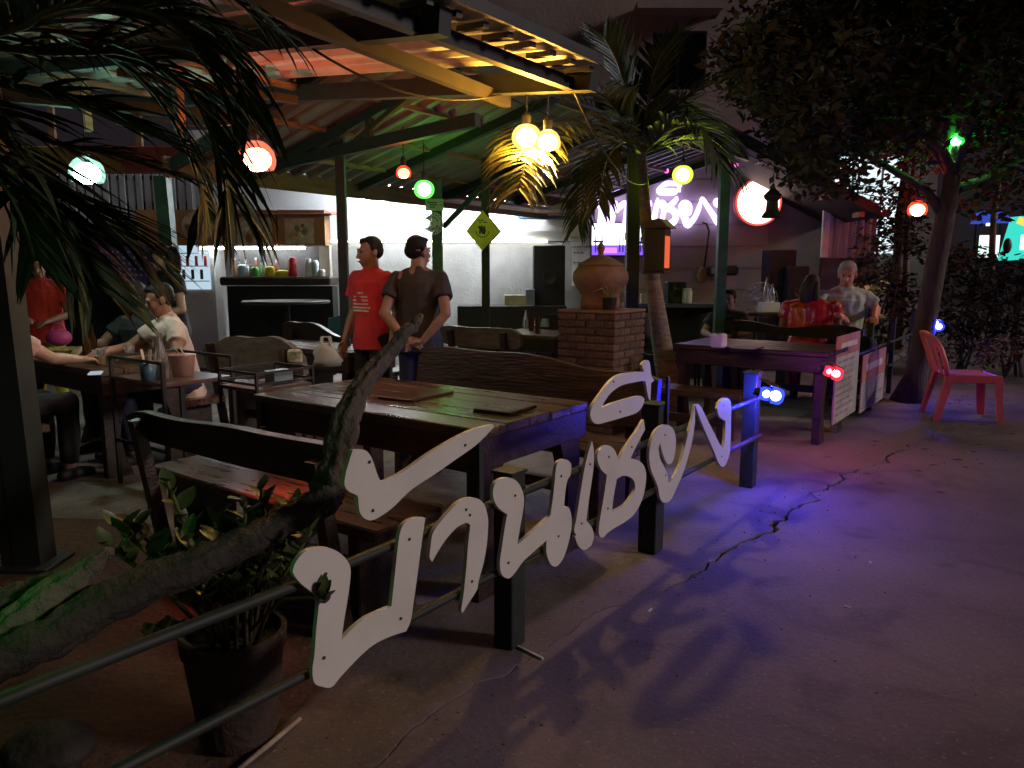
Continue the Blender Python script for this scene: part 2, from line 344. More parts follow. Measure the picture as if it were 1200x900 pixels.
globe_lamp('large red and white round lamp left of the red-shirted man', P(301, 187, 4.5), .108, (1, .27, .16), (1, .62, .45), 75, .42, True, .8)
globe_lamp('small red lamp hanging beside the green globe', P(473, 203, 6.2), .062, (1, .10, .05), (1, .45, .3), 70, .3, True, .8)
globe_lamp('round green globe lamp above the small notice and fan', P(497, 222, 7.0), .082, (.25, 1, .22), (.5, 1, .42), 80, .35, False, .8)
globe_lamp('left lamp of the bright yellow pair behind palm leaves', P(617, 161, 4.2), .068, (1, .68, .2), (1, .70, .30), 780, .25, False, 1.2, group=None)
globe_lamp('right, boxier lamp of the bright yellow pair behind palm leaves', P(642, 167, 4.12), .068, (1, .68, .2), (1, .70, .30), 780, .25, True, 1.2)
globe_lamp('yellow green lamp hanging in front of the glowing wall lettering', P(800, 205, 7.2), .085, (.8, 1, .12), (.95, 1, .4), 60, .32, False, .9)
globe_lamp('red dome lamp hanging from the branches left of the leaning trunk', P(1075, 246, 8.6), .105, (1, .10, .05), (1, .40, .30), 140, .5, True, .9)
globe_lamp('green lamp in the fork at the top of the leaning trunk', P(1123, 166, 7.75), .085, (.10, 1, .18), (.3, 1, .35), 200, .25, True, .8)
def spot_lamp(label, pos, aim, r, tint, core, L, rz=0):
    """small double-ribbed floodlight: metal hood, two glowing glass collars"""
    t = thing('fence_lamp', label, 'lamp', pos); d = V(aim).normalized()
    M = d.to_track_quat('Z', 'Y').to_matrix().to_4x4()
    gm = lampglass('flood_%s' % '_'.join('%02d' % int(c * 99) for c in tint), tint, 1.3)
    def put(o): o.matrix_local = M; return o
    put(MB().lathe((0, 0, 0), [(r * .55, -r * 1.5), (r * .8, -r * 1.1), (r * .8, -r * .35), (r * .55, -r * .25)], 16, False, False).build('back_glass', gm, t, smooth=True))
    put(MB().lathe((0, 0, 0), [(r * .7, -r * .12), (r * 1.0, 0), (r * 1.0, r * .9), (r * .6, r * 1.25), (.004, r * 1.35)], 16, False, False).build('front_glass', gm, t, smooth=True))
    put(MB().ell((0, 0, r * .4), (r * .6, r * .6, r * .6), 12, 8).build('bulb', bulb_mat(core, L), t, smooth=True))
    put(MB().ell((0, 0, -r * .7), (r * .45, r * .45, r * .4), 12, 8).build('rear_bulb', bulb_mat(core, L), t, smooth=True))
    MB().box((0, 0, r * 1.25), (r * 2.4, r * 2.2, .006), rot=(.25, .3, .4), bev=.002).build('hood', blackmetal, t)
    MB().bar((0, 0, r * 1.2), tuple(-d * r * 1.7 + V((0, 0, -.02))), .015, .006).build('bracket', blackmetal, t)
    put(MB().lathe((0, 0, 0), [(r * .4, -r * 2.1), (r * .55, -r * 1.5)], 12).build('socket', blackmetal, t))
    return t
spot_lamp('blue floodlight clipped to the top of the fence post', PT(905, 463, -.17), (.80, -.15, -.15), .052, (.05, .10, 1), (.20, .20, 1), 1350)
spot_lamp('red floodlight at the table corner beside the tall notice board', PT(977, 437, -.24), (.75, -.2, -.25), .048, (1, .03, .06), (1, .25, .28), 230)
spot_lamp('small blue lamp on the leaning trunk above the plastic chair', P(1099, 381, 7.85), (.2, -.6, -.6), .05, (.06, .08, 1), (.25, .28, 1), 800)
# ================================================================== TIMBER FURNITURE
def table(label, s0, s1, t0, t1, h, name='plank_table', pale=topwood, group=None, apron=.13, planks=5):
    """long axis along t. Local x = s, local y = t"""
    ws, lt = s1 - s0, t1 - t0
    t = thing(name, label, 'table', W((s0 + s1) / 2, (t0 + t1) / 2), FA, group)
    rnd = random.Random(int(abs(s0 * 100)))
    pw = ws / planks
    for k in range(planks):
        MB().box((-ws / 2 + pw * (k + .5), rnd.uniform(-.006, .006), h - .02 + rnd.uniform(-.0015, .0015)), (pw - .006, lt, .04), bev=.005).build('plank', pale if pale is darkwood or rnd.random() < .5 else topwood2, t)
    for sx in (-1, 1): MB().box((sx * (ws / 2 - .05), 0, h - .041 - apron / 2), (.045, lt - .10, apron), bev=.004).build('side_rail', darkwood, t)
    for sy in (-1, 1): MB().box((0, sy * (lt / 2 - .03), h - .041 - apron / 2), (ws - .02, .04, apron), bev=.004).build('end_rail', darkwood, t)
    for sx in (-1, 1):
        for sy in (-1, 1):
            # slab leg with a curved inner edge
            x0 = sx * (ws / 2 - .02); out = []
            for q in range(9):
                u = q / 8; out.append((x0 - sx * (.10 + .10 * abs(u - .5) ** 1.5 * 2.2), u * (h - .045 - apron)))
            poly = [(x0, 0)] + out + [(x0, h - .045 - apron)]
            y = sy * (lt / 2 - .07)
            MB().prism([poly], lambda a, b: V((a, y - .03, b)), lambda a, b: V((a, y + .03, b))).build('leg', darkwood, t)
    return t
def bench(label, s, t0, t1, face, name='slab_bench', wave=.035, back=True, seatm=topwood, sh=.45, bh=.86, bm=None, group=None, seed=0, bt=.34, depth=.36):
    """s = line of the backrest, the sitter looks towards face*(+s)"""
    L = t1 - t0; t = thing(name, label, 'bench', W(s, (t0 + t1) / 2), FA, group)
    rnd = random.Random(seed + 11); bm = bm or darkwood
    MB().box((face * (.05 + depth / 2), 0, sh - .025), (depth, L, .05), bev=.008).build('seat', seatm, t)
    for sy in (-1, 1):
        y = sy * (L / 2 - .17)
        MB().box((face * (.06 + depth / 2), y, (sh - .052) / 2), (depth - .05, .06, sh - .052), bev=.006).build('leg', darkwood, t)
        if back: MB().bar((face * .035, y, .012), (-face * .075, y, bh - .06), .05, .055, up=(0, 1, 0)).build('back_post', darkwood, t)
    MB().box((face * (.06 + depth / 2), 0, .17), (.05, L - .42, .07), bev=.004).build('stretcher', darkwood, t)
    if back:
        n = 18; top = []; bot = []
        ph = rnd.uniform(0, 6)
        for k in range(n + 1):
            u = k / n; y = -L / 2 + L * u
            e = min(1, u * 9, (1 - u) * 9) ** .5
            top.append((y, bh - .02 + wave * math.sin(ph + u * 5.3) + .4 * wave * math.sin(ph * 2 + u * 13) - .05 * (1 - e)))
            bot.append((y, bh - bt + .6 * wave * math.sin(ph + 2 + u * 4.1) + .05 * (1 - e)))
        poly = bot + top[::-1]
        tilt = lambda z: -face * .16 * (z - sh)
        MB().prism([poly], lambda a, b: V((face * .055 + tilt(b), a, b)), lambda a, b: V((face * .005 + tilt(b), a, b))).build('backrest', bm, t)
    return t
backwood = mat('red_brown_slab', (.030, .010, .007), .42, 0, .5, 3, .3, 12, stretch=(6, 1, 6))
greyback = mat('grey_brown_board', (.12, .085, .062), .6, 0, .4, 4, .3, 20, stretch=(2, 2, 8))
table('long plank table with two wooden boards on it just behind the white letters', -1.0, -.16, .27, 1.80, .75)
bench('slab bench with reddish glow on its seat on the near side of the long table', -1.55, .36, 1.95, 1, wave=.012, seed=3, bh=.775, bt=.17)
bench('long red-brown slab bench on the far side of the long table, behind the dark-shirted man', .46, .20, 2.0, -1, wave=.03, seed=8, bm=backwood, bh=.87, bt=.36)
table('dark table at the right end of the terrace with a white napkin holder', 2.87, 3.66, -.10, 1.20, .75, pale=darkwood)
bench('low backless bench in front of the dark table with the napkin holder', 2.30, .40, 1.35, 1, back=False, sh=.43, depth=.30)
blackwood = mat('black_slab', (.010, .008, .008), .45, 0, .4, 3, .2, 12, stretch=(6, 1, 6))
bench('dark live-edge bench behind the dark table, a woman in red sitting on it', 4.50, -.02, 1.40, 1, wave=.03, seed=5, bh=.88, bt=.14, bm=blackwood)
# further tables and benches in the back of the terrace
table('small low dark table with glasses and a tissue box beside the brick pedestal', 2.85, 3.55, 2.45, 3.30, .75, planks=4)
bench('plain brown board bench with a round patch on its back behind the dark-shirted man', 2.45, 2.55, 3.55, 1, wave=.004, bm=greyback, bt=.22, seed=2)
bench('pale lit slab bench behind the seated man in the white polo', .25, 2.95, 4.25, 1, wave=.05, bm=greyback, bt=.32, seed=4)
bench('black wavy bench with a shining top edge left of the red-shirted man', 1.45, 3.45, 4.75, 1, wave=.06, bt=.30, seed=6, bh=.87)
table('dark table between the two back benches, carrying a paper bag', .70, 1.25, 3.0, 4.3, .74, planks=4)
table('table at the far left where the group in light shirts sits', -1.0, -.38, 3.45, 4.85, .74, planks=4)
bench('bench at the far left under the person with bare arms', -1.75, 3.4, 4.6, 1, wave=.02, seed=9, back=False)
bench('bench on the far side of the left group table', -.02, 3.5, 4.7, -1, wave=.02, seed=12, back=False)
# tables under teal cloths near the counter
teal = mat('teal_cloth', (.03, .11, .11), .7, 0, .2, 8)
def bar_table(label, pos, r, h):
    t = thing('round_table', label, 'table', pos)
    MB().lathe((0, 0, h - .035), [(r - .01, 0), (r, .008), (r, .028), (r - .01, .035)], 28).build('tabletop', darkwood, t, smooth=False)
    MB().lathe((0, 0, 0), [(.24, 0), (.23, .02), (.045, .05), (.04, h - .04)], 16).build('pedestal', blackmetal, t)
bar_table('round dark table with a shining rim in front of the food counter', V((-2.75, 9.2, 0)), .52, 1.03)
def chair(label, pos, rz, m, group=None):
    t = thing('terrace_chair', label, 'chair', pos, rz, group)
    MB().box((0, 0, .44), (.42, .42, .035), bev=.012).build('seat', m, t)
    n = 10; poly = [(-.2, .5)] + [(-.2 + .4 * k / n, .86 + .04 * math.sin(PI * k / n)) for k in range(n + 1)] + [(.2, .5)]
    MB().prism([poly], lambda a, b: V((a, .19 + .15 * (b - .45), b)), lambda a, b: V((a, .215 + .15 * (b - .45), b))).build('backrest', m, t)
    for x in (-1, 1):
        MB().bar((x * .18, -.18, 0), (x * .18, -.18, .43), .03, .03).build('leg', blackmetal, t)
        MB().bar((x * .18, .22, 0), (x * .18, .19, .52), .03, .03).build('leg', blackmetal, t)
    return t
chair('teal covered chair right of the round dark table', V((-1.95, 8.7, 0)), R(200), teal)
blackfab = mat('black_chair_cover', (.012, .012, .016), .6, 0, .3, 8)
chair('black chair pushed up to the table beside the brick pedestal', V((.50, 8.8, 0)), R(170), blackfab)
chair('black chair below the dark loudspeaker', V((.95, 9.0, 0)), R(190), blackfab)
chair('dark chair left of the green post behind the napkin holder', V((1.75, 8.6, 0)), R(30), blackfab)
chair('dark chair nearest the standing cage fan', V((2.35, 8.7, 0)), R(-20), blackfab)

# ================================================================== POSTS, CANOPY ROOF
def post(label, base, top, wd, m=darkmetal, extra=None):
    base, top = V(base), V(top)
    t = thing('roof_post', label, 'post', base)
    MB().bar((0, 0, .02), top - base, wd, wd, up=(0, 1, 0)).build('shaft', m, t)
    MB().box((0, 0, .012), (wd * 1.9, wd * 1.9, .022), bev=.004).build('base_plate', m, t)
    return t
lp = post('thick dark green post at the far left edge', V((-2.26, 3.40, 0)), V((-2.34, 3.42, 2.86)), .125)
MB().bar((-.094, -.02, .02), (-.172, 0, 2.8), .055, .08, up=(0, 1, 0)).build('side_channel', mat('grey_channel', (.018, .018, .018), .6), lp)
greenpaint = mat('green_post_paint', (.03, .085, .055), .5, 0, .3, 8)
post('thin dark green post behind the red-shirted man', V((-1.44, 6.5, 0)), V((-1.44, 6.5, 2.62)), .075)
post('green post that holds the fan and the small notice', V((-.83, 8.5, 0)), V((-.83, 8.5, 2.42)), .11, greenpaint)
post('dark post behind the yellow diamond sign', V((-.28, 8.1, 0)), V((-.28, 8.1, 2.55)), .085)
post('thick dark post behind the palm trunk', V((1.20, 7.6, 0)), V((1.20, 7.6, 2.72)), .125, blackmetal)
post('green grey post in front of the pink lit wall', V((2.20, 8.0, 0)), V((2.20, 8.0, 2.70)), .10, greenpaint)
post('green post in front of the food counter at left', V((-3.55, 8.0, 0)), V((-3.62, 8.0, 2.35)), .13, greenpaint)
canopy = thing('canopy_roof', 'corrugated metal canopy roof over the near tables, lit red and orange from below', 'roof', W(0, .45), FA)
def roof_z(t): return 2.40 + .105 * (t - .45)
def corr(x0, x1, ya, za, yb, zb, pitch=.19, amp=.026):
    n = max(3, int((x1 - x0) / pitch * 8)); vs = []; fs = []
    for k in range(n + 1):
        x = x0 + (x1 - x0) * k / n; c = math.sin(2 * PI * x / pitch); zz = amp * max(-1, min(1, c * 1.5))
        for (y, z) in ((ya, za), ((ya + yb) / 2, (za + zb) / 2), (yb, zb)):
            for h in (0, .0025): vs.append((x, y, z + zz + h))
    for k in range(n):
        a, b = k * 6, k * 6 + 6
        for q in (0, 2): fs += [(a + q, b + q, b + q + 2, a + q + 2), (a + q + 1, a + q + 3, b + q + 3, b + q + 1)]
        fs += [(a, a + 1, b + 1, b), (a + 4, b + 4, b + 5, a + 5)]
    return MB().add(vs, fs)
rnd = random.Random(2)
for k in range(6):
    x0 = -4.15 + k * .76; dz = .007 * (k % 2)
    corr(x0, x0 + .80 if k < 5 else .06, -.07 + rnd.uniform(-.012, .012), roof_z(.38) + .012 + dz, 5.6, roof_z(6.05) + .012 + dz).build('roof_sheet', roofmetal, canopy)
orangewood = mat('raw_timber', (.26, .16, .09), .7, 0, .35, 3, .3, 20, stretch=(1, 6, 6))
def can(name, a, b, w_, h_, m=darkmetal, parent=canopy):     # bar given in s, t, z
    return MB().bar((a[0], a[1] - .45, a[2]), (b[0], b[1] - .45, b[2]), w_, h_).build(name, m, parent)
for s_ in (-3.2, -2.1, -1.02, .09):
    can('rafter', (s_, .42, roof_z(.42) - .080), (s_, 5.9, roof_z(5.9) - .080), .07, .10)
for t_ in (2.7, 3.6, 4.5, 5.4):
    can('purlin', (-4.1, t_, roof_z(t_) - .045), (.13, t_, roof_z(t_) - .045), .05, .036, orangewood)
for k in range(24): can('outrigger', (.03 - .165 * k, .40, roof_z(.40) - .038), (.05 - .165 * k, .56, roof_z(.56) - .038), .032, .024, blackmetal)
can('eave_beam', (-4.1, .54, roof_z(.54) - .098), (.10, .54, roof_z(.54) - .098), .045, .06, blackmetal)
can('drip_edge', (-4.1, .365, roof_z(.365) + .008), (.07, .365, roof_z(.365) + .008), .018, .05, mat('zinc_edge', (.045, .045, .05), .5, .3))
olive = mat('olive_painted_steel', (.032, .027, .015), .65, 0, .25, 6)
can('main_beam', (-2.9, .65, 2.315), (.24, 1.07, 2.325), .045, .065, olive)
can('brace', (-1.02, 2.9, roof_z(2.9) - .16), (-.2, 2.35, 2.42), .045, .045, olive)
for s_, t_ in ((-.60, 3.0), (-.60, 4.2), (-2.1, 4.4), (-2.1, 5.3)):
    can('hanger', (s_, t_, roof_z(t_) - .05), (s_, t_, roof_z(t_) - .42), .05, .05, orangewood)
can('tie_beam', (-3.9, 4.6, roof_z(4.6) - .45), (.1, 3.2, 2.45), .06, .07)
# low-angle props that carry the eave, out at the ends of the near rafters
# middle roof, falling away towards the back wall
mid = thing('rear_lean_to_roof', 'dark corrugated lean-to roof falling towards the white back wall, tinted green', 'roof', W(.95, 2.0), FA)
roofdull = mat('dull_roof_sheet', (.17, .15, .135), .5, .2, .35, 2.2, .12, 18)
for k in range(8):
    x0 = -.8 + k * .80; corr(x0, x0 + .83, -.05, 2.93 + .006 * (k % 2), 2.55, 2.30 + .006 * (k % 2)).build('roof_sheet', roofdull, mid)
def mb_(name, a, b, w_, h_, m=darkmetal): return MB().bar(a, b, w_, h_).build(name, m, mid)
for x in (-.75, 0.05, 1.3, 2.6, 3.9, 5.3): mb_('rafter', (x, -.05, 2.86), (x, 2.5, 2.245), .055, .08)
for y in (.2, .85, 1.5, 2.1): mb_('purlin', (-.8, y, 2.895 - .242 * y), (5.6, y, 2.895 - .242 * y), .045, .035, orangewood)
mb_('ridge_beam', (-.6, -.12, 2.83), (5.6, -.12, 2.83), .06, .12)
mb_('tie_beam', (.05, -.1, 2.44), (.05, 2.4, 2.30), .06, .09)
mb_('king_post', (.05, 1.0, 2.42), (.05, 1.0, 2.62), .05, .05, olive)
mb_('strut', (.05, 1.7, 2.34), (.05, 1.05, 2.60), .04, .04, olive)
mb_('strut', (.05, 1.2, 2.40), (.05, .35, 2.78), .04, .04, olive)
brownboard = mat('brown_fascia', (.16, .085, .05), .65, 0, .3, 3, .2, 18, stretch=(1, 6, 6))
mb_('fascia', (-.8, 2.56, 2.24), (5.5, 2.56, 2.20), .025, .17, brownboard)
mb_('soffit_board', (2.4, 2.30, 2.20), (5.5, 2.30, 2.19), .40, .02, brownboard)
MB().bar(P(520, 266, 8.5) - W(.95, 2.0), P(562, 222, 8.4) - W(.95, 2.0), .05, .05).build('brace', blackmetal, mid).rotation_euler = (0, 0, -FA)
# ================================================================== BACK WALL, BAR, UPPER BUILDING
YB = 11.0
def X(px, Y=YB): return P(px, 318, Y).x
def Z(py, Y=YB, px=600): return P(px, py, Y).z
whitewall = mat('white_wall_paint', (.66, .67, .68), .7, 0, .12, 1.2, .15, 30)
greywall = mat('bare_grey_render', (.30, .30, .29), .8, 0, .3, 1.5, .4, 25)
pinkwall = mat('mauve_wall_paint', (.33, .25, .27), .75, 0, .2, 1.0, .2, 25)
dingy = mat('stained_upper_concrete', (.29, .235, .235), .85, 0, .45, .55, .35, 14)
bar = thing('bar_building', 'single-storey bar with white left wall and mauve right wall under a sloping roof', 'building', (0, YB, 0))
def wall(x0, x1, z0, z1, m, name='wall', y=0, th=.16): return MB().box(((x0 + x1) / 2, y + th / 2, (z0 + z1) / 2), (x1 - x0, th, z1 - z0)).build(name, m, bar)
wall(-4.6, X(690), Z(283) + .01, 3.35, whitewall, 'white_wall')
wall(-4.6, X(690), 0, Z(283) - .01, greywall, 'grey_dado')
wall(X(690) + .004, X(898), 0, 3.5, pinkwall, 'mauve_wall', y=-.003)
MB().box((X(515), -.01, Z(283)), (X(640) - X(388), .02, .022)).build('light_strip', emit('strip_warm', (1, .9, .62), 13), bar)
panelgrey = mat('weathered_panel', (.27, .25, .24), .8, 0, .3, 1.4, .2, 18)
wall(X(898) + .004, X(962), 0, 3.0, panelgrey, 'end_wall', y=-.006)
# right part: plank seams on the mauve wall
for k in range(9): MB().box((X(790), -.0065, .5 + k * .31), (X(898) - X(690) - .02, .007, .006)).build('board_joint', mat('joint_dark', (.16, .11, .12), .8), bar)
# sloping roof with its dark edge
a0, b0, y0 = P(792, 112, 9.4), P(1032, 242, 9.4), 0
roofdark = mat('dark_roof_edge', (.03, .026, .026), .8, 0, .3, 5)
roofp = [(a0.x - .5, a0.z + .25), (a0.x, a0.z), (b0.x, b0.z), (b0.x + .02, b0.z - .13), (a0.x - .05, a0.z - .15), (a0.x - .5, a0.z + .08)]
MB().prism([roofp], lambda a, b: V((a, 9.4 - YB, b)), lambda a, b: V((a, 2.2, b))).build('roof', roofdark, bar)
for k in range(6):
    u = (k + .5) / 6; q = a0.lerp(b0, u)
    MB().box((q.x, 9.52 - YB, q.z - .20), (.06, .2, .06)).build('rafter_end', orangewood, bar)
# assumed white tube light, hidden under the lean-to, that floods the white wall
tl = thing('assumed_tube_light', 'assumed white fluorescent tube on the wall head, flooding the white wall', 'lamp', (X(525), YB - .62, 2.62))
MB().box((0, 0, .045), (2.5, .07, .04), bev=.004).build('batten', white, tl)
MB().tube([(-1.2, 0, 0), (1.2, 0, 0)], .018, 10).build('tube', emit('tube_white', (.93, .97, 1), 400), tl, smooth=True)
for px in (424, 450):
    globe_lamp('%s of the two small bluish white bulbs against the white wall' % ('left' if px < 430 else 'right'), P(px, 237, 10.4), .075, (.8, .88, 1), (.85, .92, 1), 120, .3, False, 1.8, group=None)
# dark concrete house behind
hs = thing('concrete_house', 'dark stained concrete upper storey with one black window', 'building', (2.2, 13.6, 0))
wx0, wx1, wz0, wz1 = P(765, 60, 13.6).x - 2.2, P(828, 60, 13.6).x - 2.2, P(790, 105, 13.6).z, P(790, 36, 13.6).z
tot = (-6.5, 3.25, 0, 9.0)
for (x0, x1, z0, z1) in ((tot[0], wx0, 0, 9), (wx1, tot[1], 0, 9), (wx0, wx1, 0, wz0), (wx0, wx1, wz1, 9)):
    MB().box(((x0 + x1) / 2, .15, (z0 + z1) / 2), (x1 - x0, .3, z1 - z0)).build('wall', dingy, hs)
wf = MB().box(((wx0 + wx1) / 2, .2, (wz0 + wz1) / 2), (wx1 - wx0, .03, wz1 - wz0)).build('window', mat('black_window_glass', (.006, .006, .008), .12), hs)
for x in (wx0 + .02, (wx0 + wx1) / 2, wx1 - .02): MB().box((x, .15, (wz0 + wz1) / 2), (.05, .06, wz1 - wz0)).build('frame', blackmetal, wf)
MB().box(((wx0 + wx1) / 2 - .1, -.18, wz1 + .28), (wx1 - wx0 + .5, .5, .10)).build('window_hood', dingy, hs)
MB().box((-1.6, -.05, wz0 - .5), (9.6, .12, .22)).build('floor_band', dingy, hs)

# glowing lettering on the mauve wall: the same word in light
ns = thing('glowing_wall_letters', 'white violet glowing Thai lettering high on the mauve wall', 'sign', (X(697), YB - .10, 0))
allp = [q for pl in OUT2D for q in pl[0]]; sa, sb = min(q[0] for q in allp), max(q[0] for q in allp)
xw = X(842) - X(697)
neon = emit('neon_violet_white', (.80, .74, 1), 3.2); neonedge = emit('neon_violet', (.50, .36, 1), 5)
def wallmap(a, b):
    u = (a - sa) / (sb - sa)
    return (u * xw, Z(250) + (b - .50) * .92 + u * .02)
for pl in OUT2D:
    q2 = [[wallmap(a, b) for a, b in p] for p in pl]
    le = MB().prism(q2, lambda a, b: V((a, 0, b)), lambda a, b: V((a, .03, b))).build('letter', neon, ns)
    MB().tube([(a, -.006, b) for a, b in q2[0]] + [(q2[0][0][0], -.006, q2[0][0][1])], .015, 5, False).build('light_tube', neonedge, le)
# television
tvx0, tvx1, tvz0, tvz1 = X(693, 10.9), X(754, 10.9), Z(299, 10.9), Z(262, 10.9)
tv = thing('television', 'wall television with a bright blue-white picture, purple along the bottom', 'television', ((tvx0 + tvx1) / 2, 10.88, (tvz0 + tvz1) / 2))
tw, th = tvx1 - tvx0, tvz1 - tvz0
MB().box((0, .04, 0), (tw + .03, .06, th + .03), bev=.006).build('casing', blackmetal, tv)
def scr(x0, x1, z0, z1, m, d=0): return MB().box(((x0 + x1) / 2 * tw, .006 - d, (z0 + z1) / 2 * th), ((x1 - x0) * tw, .004, (z1 - z0) * th)).build('screen', m, tv)
scr(-.5, .5, -.18, .5, emit('tv_white', (.72, .80, 1), 4.0)); scr(-.5, .5, -.5, -.18, emit('tv_violet', (.22, .10, .9), 1.4))
scr(-.30, -.02, -.44, -.26, emit('tv_pink', (.9, .25, .85), 1.3), .003); scr(.12, .26, -.02, .22, emit('tv_blue', (.10, .35, .8), 1.0), .003)
for x in (-.44, -.32, .02, .08, .36, .42): scr(x, x + .025, -.40, .08, emit('tv_dark', (.05, .03, .25), .6), .006)
scr(-.48, -.28, -.10, -.04, emit('tv_dark', (.05, .03, .25), .6), .0075); scr(.30, .48, -.14, -.06, emit('tv_dark', (.05, .03, .25), .6), .0075)
# round lit sign
rs = thing('round_light_sign', 'round glowing sign with a red rim on the mauve wall', 'sign', (X(882, 10.85), 10.85, Z(238, 10.85)))
o = MB().lathe((0, 0, 0), [(.31, 0), (.33, .02), (.33, .10), (.29, .12)], 40).build('rim', mat('red_rim', (.55, .08, .06), .4), rs); o.rotation_euler = (PI / 2, 0, 0)
o = MB().lathe((0, 0, 0), [(.295, .121), (.28, .135), (.004, .15)], 40, False, False).build('face', emit('round_face', (1, .66, .56), 5), rs, smooth=True); o.rotation_euler = (PI / 2, 0, 0)
o = MB().lathe((0, 0, 0), [(.322, .103), (.322, .126), (.297, .1215)], 40, False, False).build('rim_light', emit('rim_red', (1, .16, .10), .9), rs); o.rotation_euler = (PI / 2, 0, 0)
# small lantern in front of it
ln = thing('hanging_lantern', 'small black roofed lantern hanging before the round sign', 'lantern', P(905, 240, 8.4))
MB().lathe((0, 0, 0), [(.10, -.14), (.11, -.12), (.07, -.06), (.06, .04), (.09, .07), (.10, .10), (.03, .17), (.015, .22)], 12).build('housing', mat('rusty_black', (.03, .018, .015), .6), ln)
MB().lathe((0, 0, 0), [(.075, -.118), (.075, -.065)], 12).build('chimney_glass', glass('lantern_glass', (.3, .2, .18)), ln)
MB().tube([(0, 0, .2), (0, 0, .55)], .006, 6).build('chain', blackmetal, ln)
# wall instruments, posters, speakers
gi = thing('long_necked_lute', 'long thin wooden lute hanging on the mauve wall', 'instrument', (X(823), YB - .03, Z(322)))
MB().ell((0, -.02, .0), (.085, .04, .12), 14, 8).build('body', mat('lute_wood', (.30, .15, .06), .45), gi, smooth=True)
MB().tube([(.01, -.03, .1), (.045, -.03, .45), (.06, -.03, .62), (.02, -.04, .72), (-.05, -.04, .74)], [.014, .012, .014, .018, .01], 8).build('neck', darkwood, gi, smooth=True)
pr = thing('wall_projector', 'black device with a glassy front on the mauve wall right of the lute', 'device', (X(843), YB - .16, Z(317)))
MB().box((0, 0, 0), (.40, .24, .14), bev=.03).build('case', blackmetal, pr); MB().box((-.12, -.122, 0), (.13, .01, .09), bev=.004).build('front_plate', mat('device_plate', (.4, .4, .45), .3), pr)
for k, z in enumerate((.03, 0, -.03)): MB().box((.10, -.122, z), (.16, .006, .012)).build('grille_slat', mat('joint_dark2', (.05, .05, .06), .5), pr)
def poster(label, x0, x1, z0, z1, y=YB - .012, m=None, name='poster', rows=7):
    t = thing(name, label, 'poster', ((x0 + x1) / 2, y, (z0 + z1) / 2)); a, b = x1 - x0, z1 - z0
    MB().box((0, 0, 0), (a, .006, b)).build('sheet', m or mat('paper', (.5, .49, .47), .7), t)
    ink = MB(); rn = random.Random(int(x0 * 90))
    for k in range(rows):
        z = b * (.38 - .78 * k / rows); n = rn.randint(2, 4); xx = -a * .42
        for q in range(n):
            l = a * rn.uniform(.08, .24); ink.box((xx + l / 2, -.0045, z), (l, .002, b * .035)); xx += l + a * .05
            if xx > a * .3: break
    ink.build('print', mat('grey_ink', (.12, .11, .13), .7), t); return t
poster('tall pale wall chart between the white wall and the glowing letters', X(662), X(690), Z(252), Z(198), rows=14)
poster('framed white notice left of the television', X(668), X(690), Z(288), Z(277), rows=2)
poster('lower white sheet under the framed notice left of the television', X(670), X(691), Z(335), Z(291), rows=3)
spk = mat('speaker_black', (.014, .014, .020), .6, 0, .2, 8)
def speaker(label, x, y, z0, z1, wd, dp=.3, rz=0):
    t = thing('loudspeaker', label, 'speaker', (x, y, z0), rz); h = z1 - z0
    MB().box((0, 0, h / 2), (wd, dp, h), bev=.012).build('cabinet', spk, t)
    for u, r in ((.32, .36), (.75, .22)):
        o = MB().lathe((0, 0, 0), [(wd * r, 0), (wd * r, .012), (wd * r * .8, .012), (wd * r * .3, .004), (.004, .004)], 20, False, False).build('cone', mat('speaker_cone', (.03, .03, .035), .5), t)
        o.location = (0, -dp / 2, h * u); o.rotation_euler = (PI / 2, 0, 0)
speaker('large dark loudspeaker against the grey wall left of the notices', X(643, 10.6), 10.6, 0, Z(288, 10.6), .44)
speaker('small black speaker standing on the shelf under the wall television', X(792, 9.6), 9.6, .98, Z(330, 9.6), .24, .2)
speaker('tall dark loudspeaker stack right of the mauve wall', X(912, 10.6), 10.6, 0, Z(293, 10.6), .38)
speaker('shorter black loudspeaker beside the tall stack', X(932, 10.4), 10.4, 0, Z(312, 10.4), .28)
sh = thing('wall_counter', 'dark narrow counter in front of the mauve wall with a jar on it', 'counter', (X(790, 9.6), 9.6, 0))
MB().box((0, 0, .955), (1.25, .40, .05), bev=.006).build('top', mat('blue_grey_laminate', (.10, .10, .14), .3), sh); MB().box((0, .1, .46), (1.2, .12, .92)).build('panel', blackmetal, sh)
jr = thing('white_jar', 'white lidded jar standing on the wall counter beside the small speaker', 'jar', (X(806, 9.5), 9.5, .981))
MB().lathe((0, 0, 0), [(.06, 0), (.065, .02), (.065, .15), (.05, .17)], 16).build('body', white, jr, smooth=True); MB().lathe((0, 0, 0), [(.055, .17), (.055, .19)], 16).build('lid', white, jr)
bx = thing('small_carton', 'small pale carton on the wall counter, left of the palm trunk', 'box', (X(757, 9.5), 9.5, .981)); MB().box((0, 0, .06), (.12, .1, .12), bev=.004).build('carton', mat('carton', (.5, .42, .3), .7), bx)
